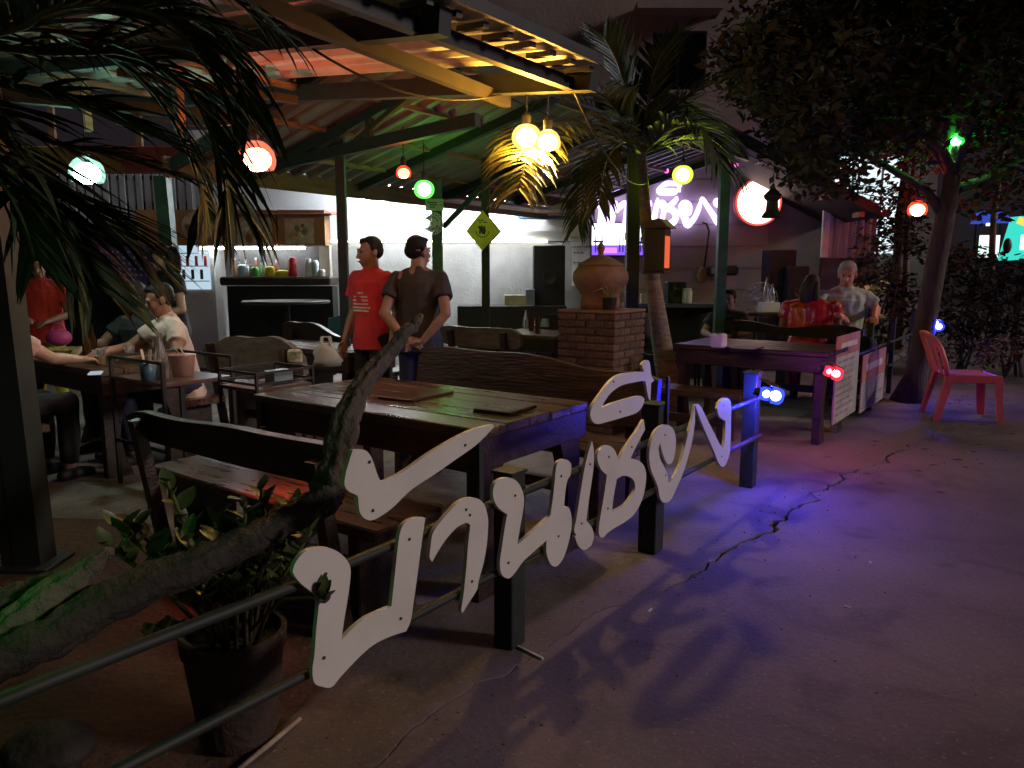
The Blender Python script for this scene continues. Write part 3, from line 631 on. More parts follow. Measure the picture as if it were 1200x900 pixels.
# cage fans
def fan(label, pos, r, stand, rz=0):
    t = thing('cage_fan', label, 'fan', pos, rz)
    cage = MB()
    for k in range(24):
        a = 2 * PI * k / 24; c, s_ = math.cos(a), math.sin(a)
        cage.tube([(r * .15 * c, -.07, r * .15 * s_), (r * .7 * c, -.075, r * .7 * s_), (r * c, 0, r * s_), (r * .7 * c, .06, r * .7 * s_), (r * .15 * c, .06, r * .15 * s_)], .0022, 4)
    for q, y in ((1, 0), (.72, -.075), (.4, -.073)):
        cage.tube([(r * q * math.cos(2 * PI * k / 28), y, r * q * math.sin(2 * PI * k / 28)) for k in range(29)], .0035, 5, False)
    cage.build('cage', mat('fan_wire', (.45, .45, .45), .35, .6), t)
    for k in range(3):
        a = 2 * PI * k / 3; b = MB()
        vs = []
        for u in (0, .4, .8, 1.0):
            for s_ in (-1, 1):
                q = a + s_ * (.20 + .30 * u) ; rr_ = r * (.16 + .74 * u)
                vs += [(rr_ * math.cos(q), s_ * .022 - .01, rr_ * math.sin(q)), (rr_ * math.cos(q), s_ * .022 - .006, rr_ * math.sin(q))]
        b.add(vs, [(i * 4 + j, i * 4 + j + 2, i * 4 + j + 6, i * 4 + j + 4) for i in range(3) for j in (0, 1)] + [(0, 1, 5, 4), (2, 6, 7, 3), (4, 5, 9, 8), (6, 10, 11, 7), (8, 9, 13, 12), (10, 14, 15, 11), (12, 13, 15, 14)])
        b.build('blade', mat('fan_blade', (.35, .38, .40), .4), t)
    o = MB().lathe((0, 0, 0), [(r * .2, -.05), (r * .22, .1), (r * .16, .2)], 14).build('motor', mat('fan_motor', (.3, .3, .32), .4), t); o.rotation_euler = (-PI / 2, 0, 0)
    if stand:
        MB().tube([(0, .14, 0), (0, .14, -pos[2] + .03)], .018, 8).build('stand', blackmetal, t); MB().lathe((0, .14, -pos[2]), [(.22, 0), (.2, .03), (.03, .05)], 20).build('base', blackmetal, t)
    else: MB().bar((0, .15, 0), (0, .22, -.02), .05, .05).build('bracket', blackmetal, t)
fan('grey wall fan clamped to the green post before the white wall', tuple(P(507, 262, 8.25)), .115, False)
fan('tall standing cage fan in front of the mauve wall at right', tuple(P(891, 352, 9.2)), .215, True)
# small notice and the yellow diamond sign
nt_ = thing('small_notice', 'small grey green rectangular notice on the green post above the fan', 'sign', P(509, 240, 8.33))
MB().box((0, 0, 0), (.195, .012, .125), bev=.003).build('plate', mat('notice_plate', (.42, .48, .36), .5), nt_)
q = MB(); [q.box((x, -.0085, z), (l, .004, .014)) for x, z, l in ((-.02, .022, .10), (-.01, -.002, .085), (-.02, -.026, .06), (.075, 0, .014), (.075, .03, .01))]; q.build('print', mat('notice_ink', (.08, .12, .08), .6), nt_)
c = P(567, 270, 8.0); k = .0091
ys = thing('diamond_sign', 'yellow diamond warning sign with a black animal emblem on a dark post', 'sign', c)
dm = [(-20.2, 0), (0, 23.2), (19.6, 0), (0, -23.2)]
dm = [(-20.5, -1), (-1.5, 23), (18, -1), (-2, -23)]
MB().prism([[(a * k, b * k) for a, b in dm]], lambda a, b: V((a, 0, b)), lambda a, b: V((a, .02, b))).build('plate', mat('sign_yellow', (.62, .58, .07), .45, 0, .1, 8), ys)
MB().prism([[(a * k * 1.04 + .008, b * k * 1.04) for a, b in dm]], lambda a, b: V((a, .021, b)), lambda a, b: V((a, .045, b))).build('frame', blackmetal, ys)
em = MB()
for (x, z, rx, rz_) in ((-2.8, 1.5, 2.6, 3.4), (-.4, 0, 2.8, 3.6), (-5.2, 3.6, 1.3, 1.6), (.6, 3.8, 1.2, 1.4), (-4.4, -2.2, 1.2, 2.0), (-.2, -3.0, 2.2, 1.4), (-2.2, 4.8, .8, 1.2)):
    em.ell((x * k, -.003, z * k), (rx * k, .004, rz_ * k), 10, 6)
em.build('emblem', mat('sign_black', (.02, .025, .01), .5), ys)
tx = MB()
for (x, z, l) in ((-3.5, 11.5, 7), (-4, 9.0, 3), (1.5, 9.0, 4)): tx.box((x * k, -.0015, z * k), (l * k, .003, 1.1 * k))
for i in range(11):
    a = PI * (1.08 + .84 * i / 10); tx.box(((-1.5 + 7.5 * math.cos(a)) * k, -.0015, (0 + 7.5 * math.sin(a)) * k), (1.1 * k, .003, 1.8 * k), rot=(0, -a - PI / 2, 0))
tx.build('print', mat('sign_black', (.02, .025, .01), .5), ys)
bp = thing('blue_pipe', 'thin blue pipe bent along the white wall under the lean-to', 'pipe', (X(607, 10.8), 10.8, Z(255, 10.8)))
MB().tube([(0, 0, .42), (0, 0, .04), (.03, 0, .005), (.06, 0, 0), (.75, 0, 0)], .028, 8).build('pipe', mat('blue_pvc', (.05, .16, .26), .4), bp, smooth=True)
for px in (781, 863):
    t = thing('party_spot', 'tiny magenta spot light under the bar roof, the %s of two' % ('left one' if px < 800 else 'right one'), 'lamp', P(px, 200 if px < 800 else 193, 10.2))
    MB().ell((0, 0, 0), (.032, .03, .032), 12, 8).build('lens', emit('magenta', (1, .10, .75), 3.5), t, smooth=True); MB().lathe((0, 0, .02), [(.035, 0), (.04, .05), (.02, .09)], 10).build('housing', blackmetal, t)
# blue LED wash on the top of the mauve wall: a strip under the roof
bs = thing('blue_light_strip', 'blue light strip under the bar roof above the round sign', 'lamp', (X(872), YB - .06, Z(196)))
MB().box((0, 0, 0), (.85, .03, .03)).build('strip', emit('blue_strip', (.12, .14, 1), 9), bs)
# shed of pale sheets at the right end
shed = thing('corrugated_shed', 'pale grey sheet-metal shed wall right of the bar', 'shed', (X(966, 10.4), 10.4, 0))
sw = X(1023, 10.4) - X(966, 10.4); shm = mat('shed_sheet', (.30, .30, .33), .5, .2, .2, 2)
zt0, zt1 = Z(212, 10.4), Z(238, 10.4)
n = 26
vs = []
for i in range(n + 1):
    u = i / n; x = u * sw; d = .018 * math.sin(i * PI / 2 + .7)
    vs += [(x, d, Z(302, 10.4)), (x, d, zt0 + (zt1 - zt0) * u)]
for i in range(n + 1): x, y, z = vs[i * 2]; vs += [(x, y + .004, z), (vs[i * 2 + 1][0], y + .004, vs[i * 2 + 1][2])]
MB().add(vs, [(i * 2, i * 2 + 2, i * 2 + 3, i * 2 + 1) for i in range(n)] + [(2 * n + 2 + i * 2, 2 * n + 3 + i * 2, 2 * n + 5 + i * 2, 2 * n + 4 + i * 2) for i in range(n)]).build('sheet_wall', shm, shed)
MB().box((-.03, -.03, (Z(215, 10.4) + Z(302, 10.4)) / 2), (.09, .05, Z(215, 10.4) - Z(302, 10.4))).build('white_jamb', mat('white_jamb', (.75, .76, .8), .5), shed)
MB().box((sw / 2, .03, Z(302, 10.4) / 2), (sw + .1, .05, Z(302, 10.4) - .01)).build('dark_base', mat('shed_base', (.05, .045, .06), .7), shed)
# ================================================================== BRICK PEDESTAL, POT
pc = W(2.50, 1.72)
pd = thing('brick_pedestal', 'square brick pedestal that carries the clay pot', 'pedestal', pc, FA)
PW, PH = .56, 1.03
MB().box((0, 0, PH / 2 - .01), (PW - .03, PW - .03, PH - .02)).build('mortar_core', mortar, pd)
rnd = random.Random(4)
bms = [[MB().box((0, 0, 0), (l, .10, .052), bev=.006).build('brick', m) for m in brickm] for l in (.178, .085)]
for row in bms:
    for o in row: COL.objects.unlink(o)
nrow = 16; rh = PH / nrow; cnt = 0
for r in range(nrow):
    z = rh * (r + .5)
    for side in range(4):
        a = side * PI / 2
        L = PW; xs = []
        off = 0 if (r + side) % 2 == 0 else .093
        x = -L / 2 + (.0 if off == 0 else .0)
        seq = [0, 0, 0] if off == 0 else [1, 0, 0, 1]
        for q in seq:
            l = .187 if q == 0 else .0935
            cx = x + l / 2; x += l
            if x > L / 2 + .001: break
            if off == 0 and abs(cx) > .18 and (r % 2): pass
            o = bpy.data.objects.new('brick', rnd.choice(bms[q]).data); COL.objects.link(o); o.parent = pd
            y = -(PW / 2 - .05) + rnd.uniform(-.003, .004)
            ca, sa_ = math.cos(a), math.sin(a)
            o.location = (cx * ca - y * sa_ if False else cx * ca - y * sa_, cx * sa_ + y * ca, z)
            o.rotation_euler = (rnd.uniform(-.01, .01), 0, a + rnd.uniform(-.012, .012)); cnt += 1
for row in bms:
    for o in row: bpy.data.objects.remove(o)
MB().box((0, 0, PH + .012), (PW + .01, PW + .01, .025), bev=.006).build('cap_slab', clay, pd)
pt = thing('clay_pot', 'big round lidded clay pot with a knob standing on the brick pedestal', 'pot', pc + V((-.02, 0, PH + .025)))
MB().lathe((0, 0, 0), [(.17, 0), (.175, .05), (.165, .12), (.185, .15), (.232, .22), (.245, .27), (.235, .32), (.20, .365), (.165, .385)], 32).build('body', clay, pt, smooth=True)
MB().lathe((0, 0, 0), [(.20, .372), (.195, .39), (.13, .425), (.065, .455), (.03, .462), (.022, .475), (.026, .495), (.036, .52), (.030, .545), (.012, .572)], 28).build('lid', clay, pt, smooth=True)
or_ = thing('small_pot_plant', 'small dark pot with a spidery pale plant in front of the clay pot', 'plant', pc - E1 * .20 - E2 * .02 + V((.14, -.03, PH + .025)))
MB().lathe((0, 0, 0), [(.05, 0), (.065, .10), (.06, .11)], 14).build('pot', blackmetal, or_)
lf = MB()
for k in range(12):
    a = k * 2.4; lf.tube([(0, 0, .1), (.07 * math.cos(a), .07 * math.sin(a), .17 + .015 * (k % 3)), (.15 * math.cos(a), .15 * math.sin(a), .15 + .02 * (k % 4))], [.004, .006, .002], 5)
lf.build('leaves', mat('pale_plant', (.28, .26, .12), .5), or_)

# ================================================================== PALMS
def leaflet(mb, base, d, L, wd, droop, up, segs=4):
    d = V(d).normalized(); side = d.cross(V(up))
    if side.length < .05: side = d.cross(V((1, 0, 0)))
    side.normalize(); vs = []; p = V(base); dd = d.copy()
    for k in range(segs + 1):
        u = k / segs; q = wd * (.35 + 1.5 * u if u < .3 else 1.15 * (1 - u) ** .75 + .02)
        nrm = side.cross(dd).normalized()
        vs += [p - side * q * .5 + nrm * q * .12, p, p + side * q * .5 + nrm * q * .12]
        p = p + dd * (L / segs); dd = (dd + V((0, 0, -droop / segs * (.5 + u)))).normalized()
    mb.add(vs, [(i * 3 + j, i * 3 + j + 1, i * 3 + j + 4, i * 3 + j + 3) for i in range(segs) for j in (0, 1)])
def frond(parent, loc, pts, leafL, m, n=34, wd=.03, droop=.9, seed=0, spread=.95, stem=.014, bare=.12, ribm=None, fwd=.75):
    """pts: world points of the midrib"""
    rnd = random.Random(seed); mb = MB(); pts = [V(p) for p in pts]
    def cr(u):
        x = u * (len(pts) - 1); i = min(int(x), len(pts) - 2); f = x - i
        p0, p1, p2, p3 = pts[max(i - 1, 0)], pts[i], pts[i + 1], pts[min(i + 2, len(pts) - 1)]
        return .5 * (2 * p1 + (p2 - p0) * f + (2 * p0 - 5 * p1 + 4 * p2 - p3) * f * f + (3 * p1 - p0 - 3 * p2 + p3) * f ** 3)
    ms = MB().tube([cr(k / 14) for k in range(15)], [stem * (1 - .8 * k / 14) + .002 for k in range(15)], 6)
    for k in range(n):
        u = bare + (1 - bare) * (k + .5) / n; p = cr(u); tg = (cr(min(1, u + .02)) - cr(max(0, u - .02))).normalized()
        up = V((0, 0, 1)) - tg * tg.z
        if up.length < .15: up = V((.3, -1, .2)) - tg * tg.dot(V((.3, -1, .2)))
        up.normalize(); sd_ = tg.cross(up).normalized()
        ln = leafL * (.55 + .45 * math.sin(PI * min(1, .18 + u * .8))) * rnd.uniform(.85, 1.1)
        for s_ in (-1, 1):
            d = tg * (fwd + .5 * u) * rnd.uniform(.85, 1.15) + sd_ * s_ * spread * rnd.uniform(.8, 1.15) + up * rnd.uniform(.0, .35)
            leaflet(mb, p, d, ln * rnd.uniform(.9, 1.05), wd * rnd.uniform(.75, 1.2), droop * rnd.uniform(.7, 1.35), up)
    f = mb.build('frond', m, parent, off=loc, smooth=False)
    ms.build('midrib', ribm or mat('palm_midrib', (.10, .09, .035), .5), f, off=loc, smooth=True); return f
# --- palm in the middle
pb = V((1.62, 7.35, 0)); crown = P(752, 180, 6.9)
pm = thing('palm_tree', 'slim leaning palm with a lantern house on its trunk, left fronds lit yellow', 'palm tree', pb)
tp = [pb, P(778, 420, 7.25), P(765, 330, 7.1), P(757, 260, 7.0), crown]
MB().tube(tp, [.135, .100, .072, .052, .040], 14, wob=.05, rnd=random.Random(1)).build('trunk', bark, pm, off=pb, smooth=True)
MB().tube([P(757, 260, 7.0), P(755, 225, 6.96), P(753, 185, 6.9)], [.055, .048, .032], 12).build('crownshaft', mat('crownshaft', (.30, .18, .06), .5, 0, .3, 6, stretch=(1, 1, .3)), pm, off=pb, smooth=True)
def fr(pxs, L, m=palmmid, **k): return frond(pm, pb, [P(*q) for q in pxs], L, m, **k)
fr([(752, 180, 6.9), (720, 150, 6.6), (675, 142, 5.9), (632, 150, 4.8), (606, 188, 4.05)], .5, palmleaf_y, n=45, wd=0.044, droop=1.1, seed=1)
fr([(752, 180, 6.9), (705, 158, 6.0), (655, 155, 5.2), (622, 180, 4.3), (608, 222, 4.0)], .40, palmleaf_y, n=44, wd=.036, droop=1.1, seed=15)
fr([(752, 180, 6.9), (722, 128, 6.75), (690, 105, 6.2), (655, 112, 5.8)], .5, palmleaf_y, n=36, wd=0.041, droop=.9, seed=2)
fr([(752, 180, 6.9), (735, 110, 6.9), (722, 70, 6.85), (708, 45, 6.75)], .42, palmleaf, n=42, wd=0.044, droop=.35, seed=3)  # upper fronds take the darker leaf, dimness of the crown put into colour
fr([(752, 180, 6.9), (762, 105, 7.0), (775, 65, 7.1), (795, 38, 7.2)], .42, palmleaf, n=42, wd=0.044, droop=.35, seed=4)
fr([(752, 180, 6.9), (785, 130, 7.0), (830, 100, 7.1), (885, 82, 7.2)], .60, palmleaf, n=45, wd=0.045, droop=.55, seed=5)
fr([(752, 180, 6.9), (790, 150, 6.6), (822, 152, 6.35), (842, 190, 6.2)], .5, n=36, wd=0.045, droop=1.3, seed=6)
fr([(752, 180, 6.9), (715, 178, 6.7), (690, 205, 6.5), (678, 262, 6.4)], .42, n=33, wd=0.043, droop=1.5, seed=7, m=palmleaf)
fr([(752, 180, 6.9), (735, 165, 6.5), (712, 185, 6.15), (702, 240, 6.0)], .40, palmmid, n=27, wd=0.040, droop=1.6, seed=8)
fr([(752, 180, 6.9), (770, 140, 7.3), (800, 120, 7.6), (830, 150, 7.9)], .5, n=33, wd=0.044, droop=1.0, seed=9)
fr([(752, 180, 6.9), (730, 140, 7.3), (700, 120, 7.6), (668, 135, 7.9)], .5, n=33, wd=0.044, droop=1.0, seed=10)
fr([(752, 180, 6.9), (800, 165, 6.9), (840, 170, 6.8), (868, 210, 6.7)], .45, n=36, wd=.042, droop=1.2, seed=13)
# lantern house on the trunk
lh = thing('lantern_house', 'dark wooden lantern house glowing orange-red on the palm trunk', 'lantern', P(770, 293, 6.85), R(-28))
MB().box((0, 0, 0), (.19, .19, .38), bev=.006).build('box', blackmetal, lh)
MB().prism([[(-.12, .19), (.14, .19), (.05, .27), (-.10, .245)]], lambda a, b: V((a, -.13, b)), lambda a, b: V((a, .13, b))).build('roof', mat('thatch', (.12, .09, .06), .9, 0, .3, 12, .6, 40), lh)
MB().box((.0965, -.01, -.02), (.006, .14, .28), bev=.002).build('window', emit('ember', (1, .16, .06), .85), lh)
MB().box((0, 0, -.2), (.20, .20, .02), bev=.003).build('sill', darkwood, lh)

# --- palm close by at upper left, its trunk outside the frame
pb2 = V((-2.75, 2.35, 0))
pl2 = thing('near_palm', 'dark near palm whose fronds hang in from the upper left corner', 'palm tree', pb2)
cr2 = V((-2.35, 2.45, 2.15))
MB().tube([pb2, (-2.66, 2.36, .9), (-2.5, 2.4, 1.6), cr2], [.16, .12, .10, .07], 12, wob=.05, rnd=random.Random(2)).build('trunk', bark, pl2, off=pb2, smooth=True)
def fr2(pxs, L, m=palmleaf, **k): return frond(pl2, pb2, [cr2] + [P(*q) for q in pxs], L, m, **k)
for args in (
    ([(40, 60, 2.55), (150, 62, 2.6), (225, 110, 2.65), (258, 190, 2.7), (268, 225, 2.7)], .52, 36, .046, 1.3, 21, .72),
    ([(-10, 150, 2.5), (18, 195, 2.5), (60, 225, 2.55), (110, 250, 2.6), (150, 285, 2.62)], .56, 34, .044, .7, 22, .8),
    ([(10, 190, 2.7), (42, 228, 2.65), (75, 275, 2.65), (105, 330, 2.6)], .46, 28, .042, .8, 23, .75),
    ([(-20, 40, 2.3), (60, 10, 2.25), (140, 5, 2.25), (205, 30, 2.3), (250, 90, 2.35)], .40, 34, .045, 1.0, 24, .95),
    ([(-30, 90, 2.4), (40, 110, 2.4), (110, 130, 2.45), (180, 160, 2.5)], .40, 32, .045, .5, 25, .95),
    ([(-60, -60, 2.3), (30, -70, 2.4), (140, -60, 2.5), (240, -25, 2.55), (320, 35, 2.6)], .38, 36, .042, 1.2, 26, .95),
    ([(-60, 100, 2.6), (0, 130, 2.7), (55, 165, 2.75), (130, 180, 2.8), (205, 205, 2.85)], .36, 30, .042, .6, 27, .95),
    ([(0, 30, 2.6), (80, 40, 2.8), (170, 95, 2.9), (222, 180, 2.95), (240, 250, 2.95)], .44, 30, .044, 1.4, 28, .7),
    ([(20, -20, 2.45), (120, -20, 2.5), (215, 15, 2.55), (270, 60, 2.6), (290, 130, 2.65)], .36, 30, .042, 1.3, 31, .8),
    ([(-60, 150, 2.3), (-20, 190, 2.3), (20, 240, 2.35), (40, 300, 2.4)], .34, 26, .042, .8, 32, .8)):
    fr2(args[0], args[1], n=args[2], wd=args[3], droop=args[4], seed=args[5], spread=args[6])

# ================================================================== TREES AND SHRUBS
def leaf_cloud(centres, nper, size, seed, flat=.6):
    rnd = random.Random(seed); vs = []; fs = []
    for c, r in centres:
        for _ in range(int(nper * r * r * 6)):
            d = V((rnd.gauss(0, 1), rnd.gauss(0, 1), rnd.gauss(0, 1))).normalized() * r * rnd.random() ** .42
            p = V(c) + V((d.x, d.y, d.z * .8))
            a = V((rnd.uniform(-1, 1), rnd.uniform(-1, 1), rnd.uniform(-.7, .4))).normalized(); b = a.cross(V((rnd.uniform(-1, 1), rnd.uniform(-1, 1), 1)))
            if b.length < .1: continue
            b.normalize(); l = size * rnd.uniform(.6, 1.3); h = l * .24; o = len(vs)
            vs += [p, p + a * l * .5 + b * h, p + a * l, p + a * l * .5 - b * h]; fs.append((o, o + 1, o + 2, o + 3))
    return MB().add(vs, fs)
tb = V((4.25, 7.95, 0))
tr = thing('leaning_tree', 'leaning tree right of the terrace with a wide dark crown over the path', 'tree', tb)
fork = P(1116, 205, 7.75)
MB().tube([tb + V((0, 0, -.03)), P(1074, 440, 7.95), P(1084, 380, 7.9), P(1096, 310, 7.85), P(1107, 255, 7.8), fork], [.175, .112, .102, .098, .09, .078], 12, wob=.07, rnd=random.Random(3)).build('trunk', treebark, tr, off=tb, smooth=True)
lim = [[fork, P(1122, 170, 7.75), P(1150, 110, 7.5), P(1210, 40, 7.2)], [fork, P(1098, 178, 7.7), P(1070, 130, 7.5), P(1010, 60, 7.2)], [P(1107, 255, 7.8), P(1085, 222, 7.8), P(1030, 190, 7.9), P(950, 150, 8.0)], [P(1110, 225, 7.8), P(1150, 212, 7.9), P(1200, 190, 8.1), P(1290, 150, 8.4)], [fork, P(1115, 150, 8.0), P(1100, 60, 8.6), P(1080, -40, 9.0)], [fork, P(1105, 176, 7.6), P(1088, 160, 7.5)], [fork, P(1132, 160, 7.7), P(1140, 140, 7.6)]]
for q in lim: MB().tube(q, [.06, .045, .03, .012][:len(q)], 8, wob=.06, rnd=random.Random(4)).build('limb', treebark, tr, off=tb, smooth=True)
rnd = random.Random(31); cl = []
for k in range(430):
    px = rnd.uniform(868, 1330); Y = rnd.uniform(6.6, 9.6)
    low = 195 + 30 * math.sin(px * .021) - max(0, (930 - px)) * .9 
    if 970 < px <= 1040: low += 4
    if px > 1040: low = 215 + 25 * math.sin(px * .05)
    py = low - rnd.random() ** .75 * (330 if px > 930 else 150)
    if px < 930 and py < 30: continue
    if abs(px - 1123) < 34 and 130 < py < 225 and Y < 8.2: continue
    cl.append((P(px, py, Y), rnd.uniform(.20, .42)))
leaf_cloud(cl, 150, .115, 5).build('crown', foliage2, tr, off=tb)
tag(tr.children[-1], kind='stuff')
def shrub(label, base, cl, size, seed, m=foliage2, per=150, name='shrub'):
    t = thing(name, label, 'shrub', base); b = V(base); rnd = random.Random(seed)
    for k in range(5):
        c, r = cl[rnd.randrange(len(cl))]; MB().tube([b + V((rnd.uniform(-.15, .15), rnd.uniform(-.1, .1), -.02)), b.lerp(c, .5) + V((rnd.uniform(-.1, .1), 0, 0)), c], [.022, .015, .006], 6).build('stem', treebark, t, off=b)
    leaf_cloud(cl, per, size, seed).build('foliage', m, t, off=b)
def blob(px0, px1, py0, py1, Y0, Y1, n, r0, r1, seed):
    rnd = random.Random(seed); return [(P(rnd.uniform(px0, px1), rnd.uniform(py0, py1), rnd.uniform(Y0, Y1)), rnd.uniform(r0, r1)) for _ in range(n)]
shrub('leafy shrub between the pale shed and the leaning trunk', P(1035, 420, 10.3) * 1 - V((0, 0, P(1035, 420, 10.3).z)), blob(1008, 1075, 268, 400, 9.6, 10.6, 26, .2, .34, 1), .10, 1)
shrub('tall thin-leaved shrub with white light glinting through, left of the red dome lamp', P(1035, 300, 12) - V((0, 0, P(1035, 300, 12).z)), blob(985, 1075, 215, 300, 11.5, 12.5, 22, .16, .32, 2), .12, 2, per=120)
shrub('dark shrub directly right of the leaning trunk', P(1125, 400, 10.0) - V((0, 0, P(1125, 400, 10.0).z)), blob(1092, 1160, 300, 395, 9.5, 10.6, 24, .2, .36, 3), .10, 3)
shrub('dark shrub at the right edge of the picture', P(1190, 400, 9.8) - V((0, 0, P(1190, 400, 9.8).z)), blob(1155, 1245, 308, 400, 9.4, 10.4, 24, .2, .36, 4), .10, 4)
shrub('yellowish leafed plant behind the old man in the pale shirt', P(1015, 380, 8.9) - V((0, 0, P(1015, 380, 8.9).z)), blob(1006, 1036, 325, 395, 8.7, 9.0, 10, .08, .16, 5), .12, 5, mat('leaf_yellowish', (.10, .12, .04), .5, 0, .4, 3), 130)
tag(leaf_cloud(blob(1070, 1300, 398, 425, 9.0, 10.0, 90, .10, .22, 6), 90, .09, 6).build('ground_cover', mat('dry_leaf', (.10, .075, .055), .8, 0, .5, 3)), kind='stuff')
for i, (px, pt_, wd_, y) in enumerate(((1051, 300, .09, 12.5), (1060, 235, .05, 12.2), (1160, 240, .05, 12.0))):
    b_ = P(px, 318, y); b_.z = 0; t = thing('background_tree', ['pale forked trunk left of the leaning tree, under the red dome lamp', 'thin bare trunk just left of the leaning trunk', 'thin pale trunk just right of the leaning trunk'][i], 'tree', b_)
    MB().tube([(0, 0, -.03), (.03, 0, 1.2), (-.02, 0, 2.2), (.05, 0, 3.6)], [wd_ * 1.3, wd_, wd_ * .9, wd_ * .6], 9, wob=.08, rnd=random.Random(i)).build('trunk', mat('pale_bark', (.24, .18, .14), .9, 0, .3, 8), t, smooth=True)
    leaf_cloud([((random.Random(i + q).uniform(-.9, .9), random.Random(i * 3 + q).uniform(-.5, .5), 3.3 + .16 * q), .4) for q in range(7)], 90, .12, 40 + i).build('crown', foliage2, t)
# lit things far off at the right
fb = thing('lit_shopfront', 'far white lit shopfront seen through the shrubs right of the shed', 'building', (P(1030, 318, 21).x, 21, 0))
MB().box((0, .2, 2.3), (2.9, .3, 4.6)).build('wall', greywall, fb)
MB().box((-.35, .03, 3.15), (2.0, .06, 2.6), bev=.02).build('lit_panel', emit('shop_white', (.80, .95, 1), 1.2), fb)
for x in (-.9, -.1, .6): MB().box((x, -.02, 3.05), (.05, .05, 2.95)).build('mullion', mat('mullion_grey', (.25, .3, .32), .5), fb)
MB().box((0, -.25, 4.75), (3.2, .9, .12), rot=(.25, 0, 0)).build('awning', mat('pale_blue_awning', (.25, .45, .55), .6), fb)
b2 = thing('lit_stall', 'glowing teal stall sign with a white panel at the right edge', 'sign', P(1192, 280, 14))
tz = emit('stall_teal', (.04, .62, .50), 1.25)
k = 14 / F
MB().prism([[(-16 * k, -25 * k), (-5 * k, 25 * k), (30 * k, 28 * k), (30 * k, -22 * k)]], lambda a, b: V((a, 0, b)), lambda a, b: V((a, .12, b))).build('panel', tz, b2)
MB().box((14 * k, -.012, -4 * k), (20 * k, .02, 17 * k)).build('white_panel', emit('stall_white', (.9, 1, .95), 2.2), b2)
MB().box((5 * k, -.012, 19 * k), (14 * k, .02, 8 * k), rot=(0, .35, 0)).build('yellow_mark', emit('stall_yellow', (.85, .75, .1), 1.1), b2)
MB().ell((-13 * k, -.06, -8 * k), (5 * k, .05, 9 * k), 14, 8).build('dark_disc', mat('disc_dark', (.03, .05, .05), .5), b2, smooth=True)
MB().bar((10 * k, .05, -24 * k), (10 * k, .05, -P(1192, 280, 14).z), .08, .08).build('leg', blackmetal, b2); MB().bar((-12 * k, .05, -24 * k), (-12 * k, .05, -P(1192, 280, 14).z), .08, .08).build('leg', blackmetal, b2)
MB().box((-20 * k, .3, -8 * k), (22 * k, .06, 26 * k)).build('lit_back', emit('stall_glow', (.75, .95, .85), 1.6), b2)
ba = thing('blue_awning', 'small bright blue lit awning far off left of the teal stall sign', 'awning', P(1160, 256, 15.5))
k = 15.5 / F
MB().prism([[(-12 * k, -7 * k), (-8 * k, 5 * k), (4 * k, 8 * k), (18 * k, 0), (18 * k, -6 * k), (0, -4 * k)]], lambda a, b: V((a, -.2, b)), lambda a, b: V((a, .3, b + .03))).build('canopy', emit('awning_blue_glow', (.05, .09, .60), .8), ba)  # the cloth itself emits, standing in for a lamp beneath it
MB().box((-6 * k, -.22, -7.5 * k), (9 * k, .06, 3 * k)).build('light', emit('awning_white', (.75, .95, 1), 2.4), ba)
for x in (-10, 18): MB().bar((x * k, .1, -6 * k), (x * k, .1, -P(1160, 256, 15.5).z), .06, .06).build('pole', blackmetal, ba)
# ================================================================== FOREGROUND: DRIFTWOOD, POTTED PLANT, TWIG
TD = .16
lg = thing('driftwood_branch', 'weathered forked driftwood log leaning behind the first white letters', 'log', PT(130, 760, TD) * 1 - V((0, 0, PT(130, 760, TD).z)))
lb = lg.location.copy()
def lt(pts, m=drift, wob=.05, seed=1, n=28, name='limb'):
    ps = []; rs = []; rnd = random.Random(seed)
    raw = [(PT(x, y, t), r * .76) for x, y, t, r in pts]
    for i in range(len(raw) - 1):
        for k in range(5):
            u = k / 5; p = raw[i][0].lerp(raw[i + 1][0], u); ps.append(p + V((rnd.uniform(-1, 1), rnd.uniform(-1, 1), rnd.uniform(-1, 1))) * .006); rs.append(raw[i][1] + (raw[i + 1][1] - raw[i][1]) * u)
    ps.append(raw[-1][0]); rs.append(raw[-1][1])
    return MB().tube(ps, rs, n, wob=wob, rnd=rnd, ridge=.20).build(name, m, lg, off=lb, smooth=True)
lt([(-60, 800, .20, .062), (40, 755, .19, .062), (130, 702, .17, .060), (215, 668, .16, .056), (285, 638, .15, .054), (345, 606, .14, .056), (378, 588, .13, .056), (394, 572, .13, .045)], seed=1)
lt([(345, 612, .14, .04), (380, 585, .13, .058), (391, 555, .13, .062), (399, 520, .14, .058), (407, 485, .15, .052), (422, 455, .17, .044), (445, 425, .19, .036), (468, 398, .21, .030), (484, 382, .22, .025), (494, 370, .22, .012)], seed=2, m=mat('lit_grey_bark', (.075, .060, .047), .85, 0, .5, 9, 1.0, 40))  # paler copy of the bark, the light on this limb put into colour
lt([(-40, 770, .27, .06), (20, 735, .26, .06), (75, 690, .25, .055), (112, 658, .24, .030), (130, 643, .24, .010)], seed=3, m=MATS['lit_grey_bark'])
lt([(-50, 720, .33, .045), (0, 705, .33, .04), (40, 688, .33, .03), (62, 672, .33, .015)], seed=4)
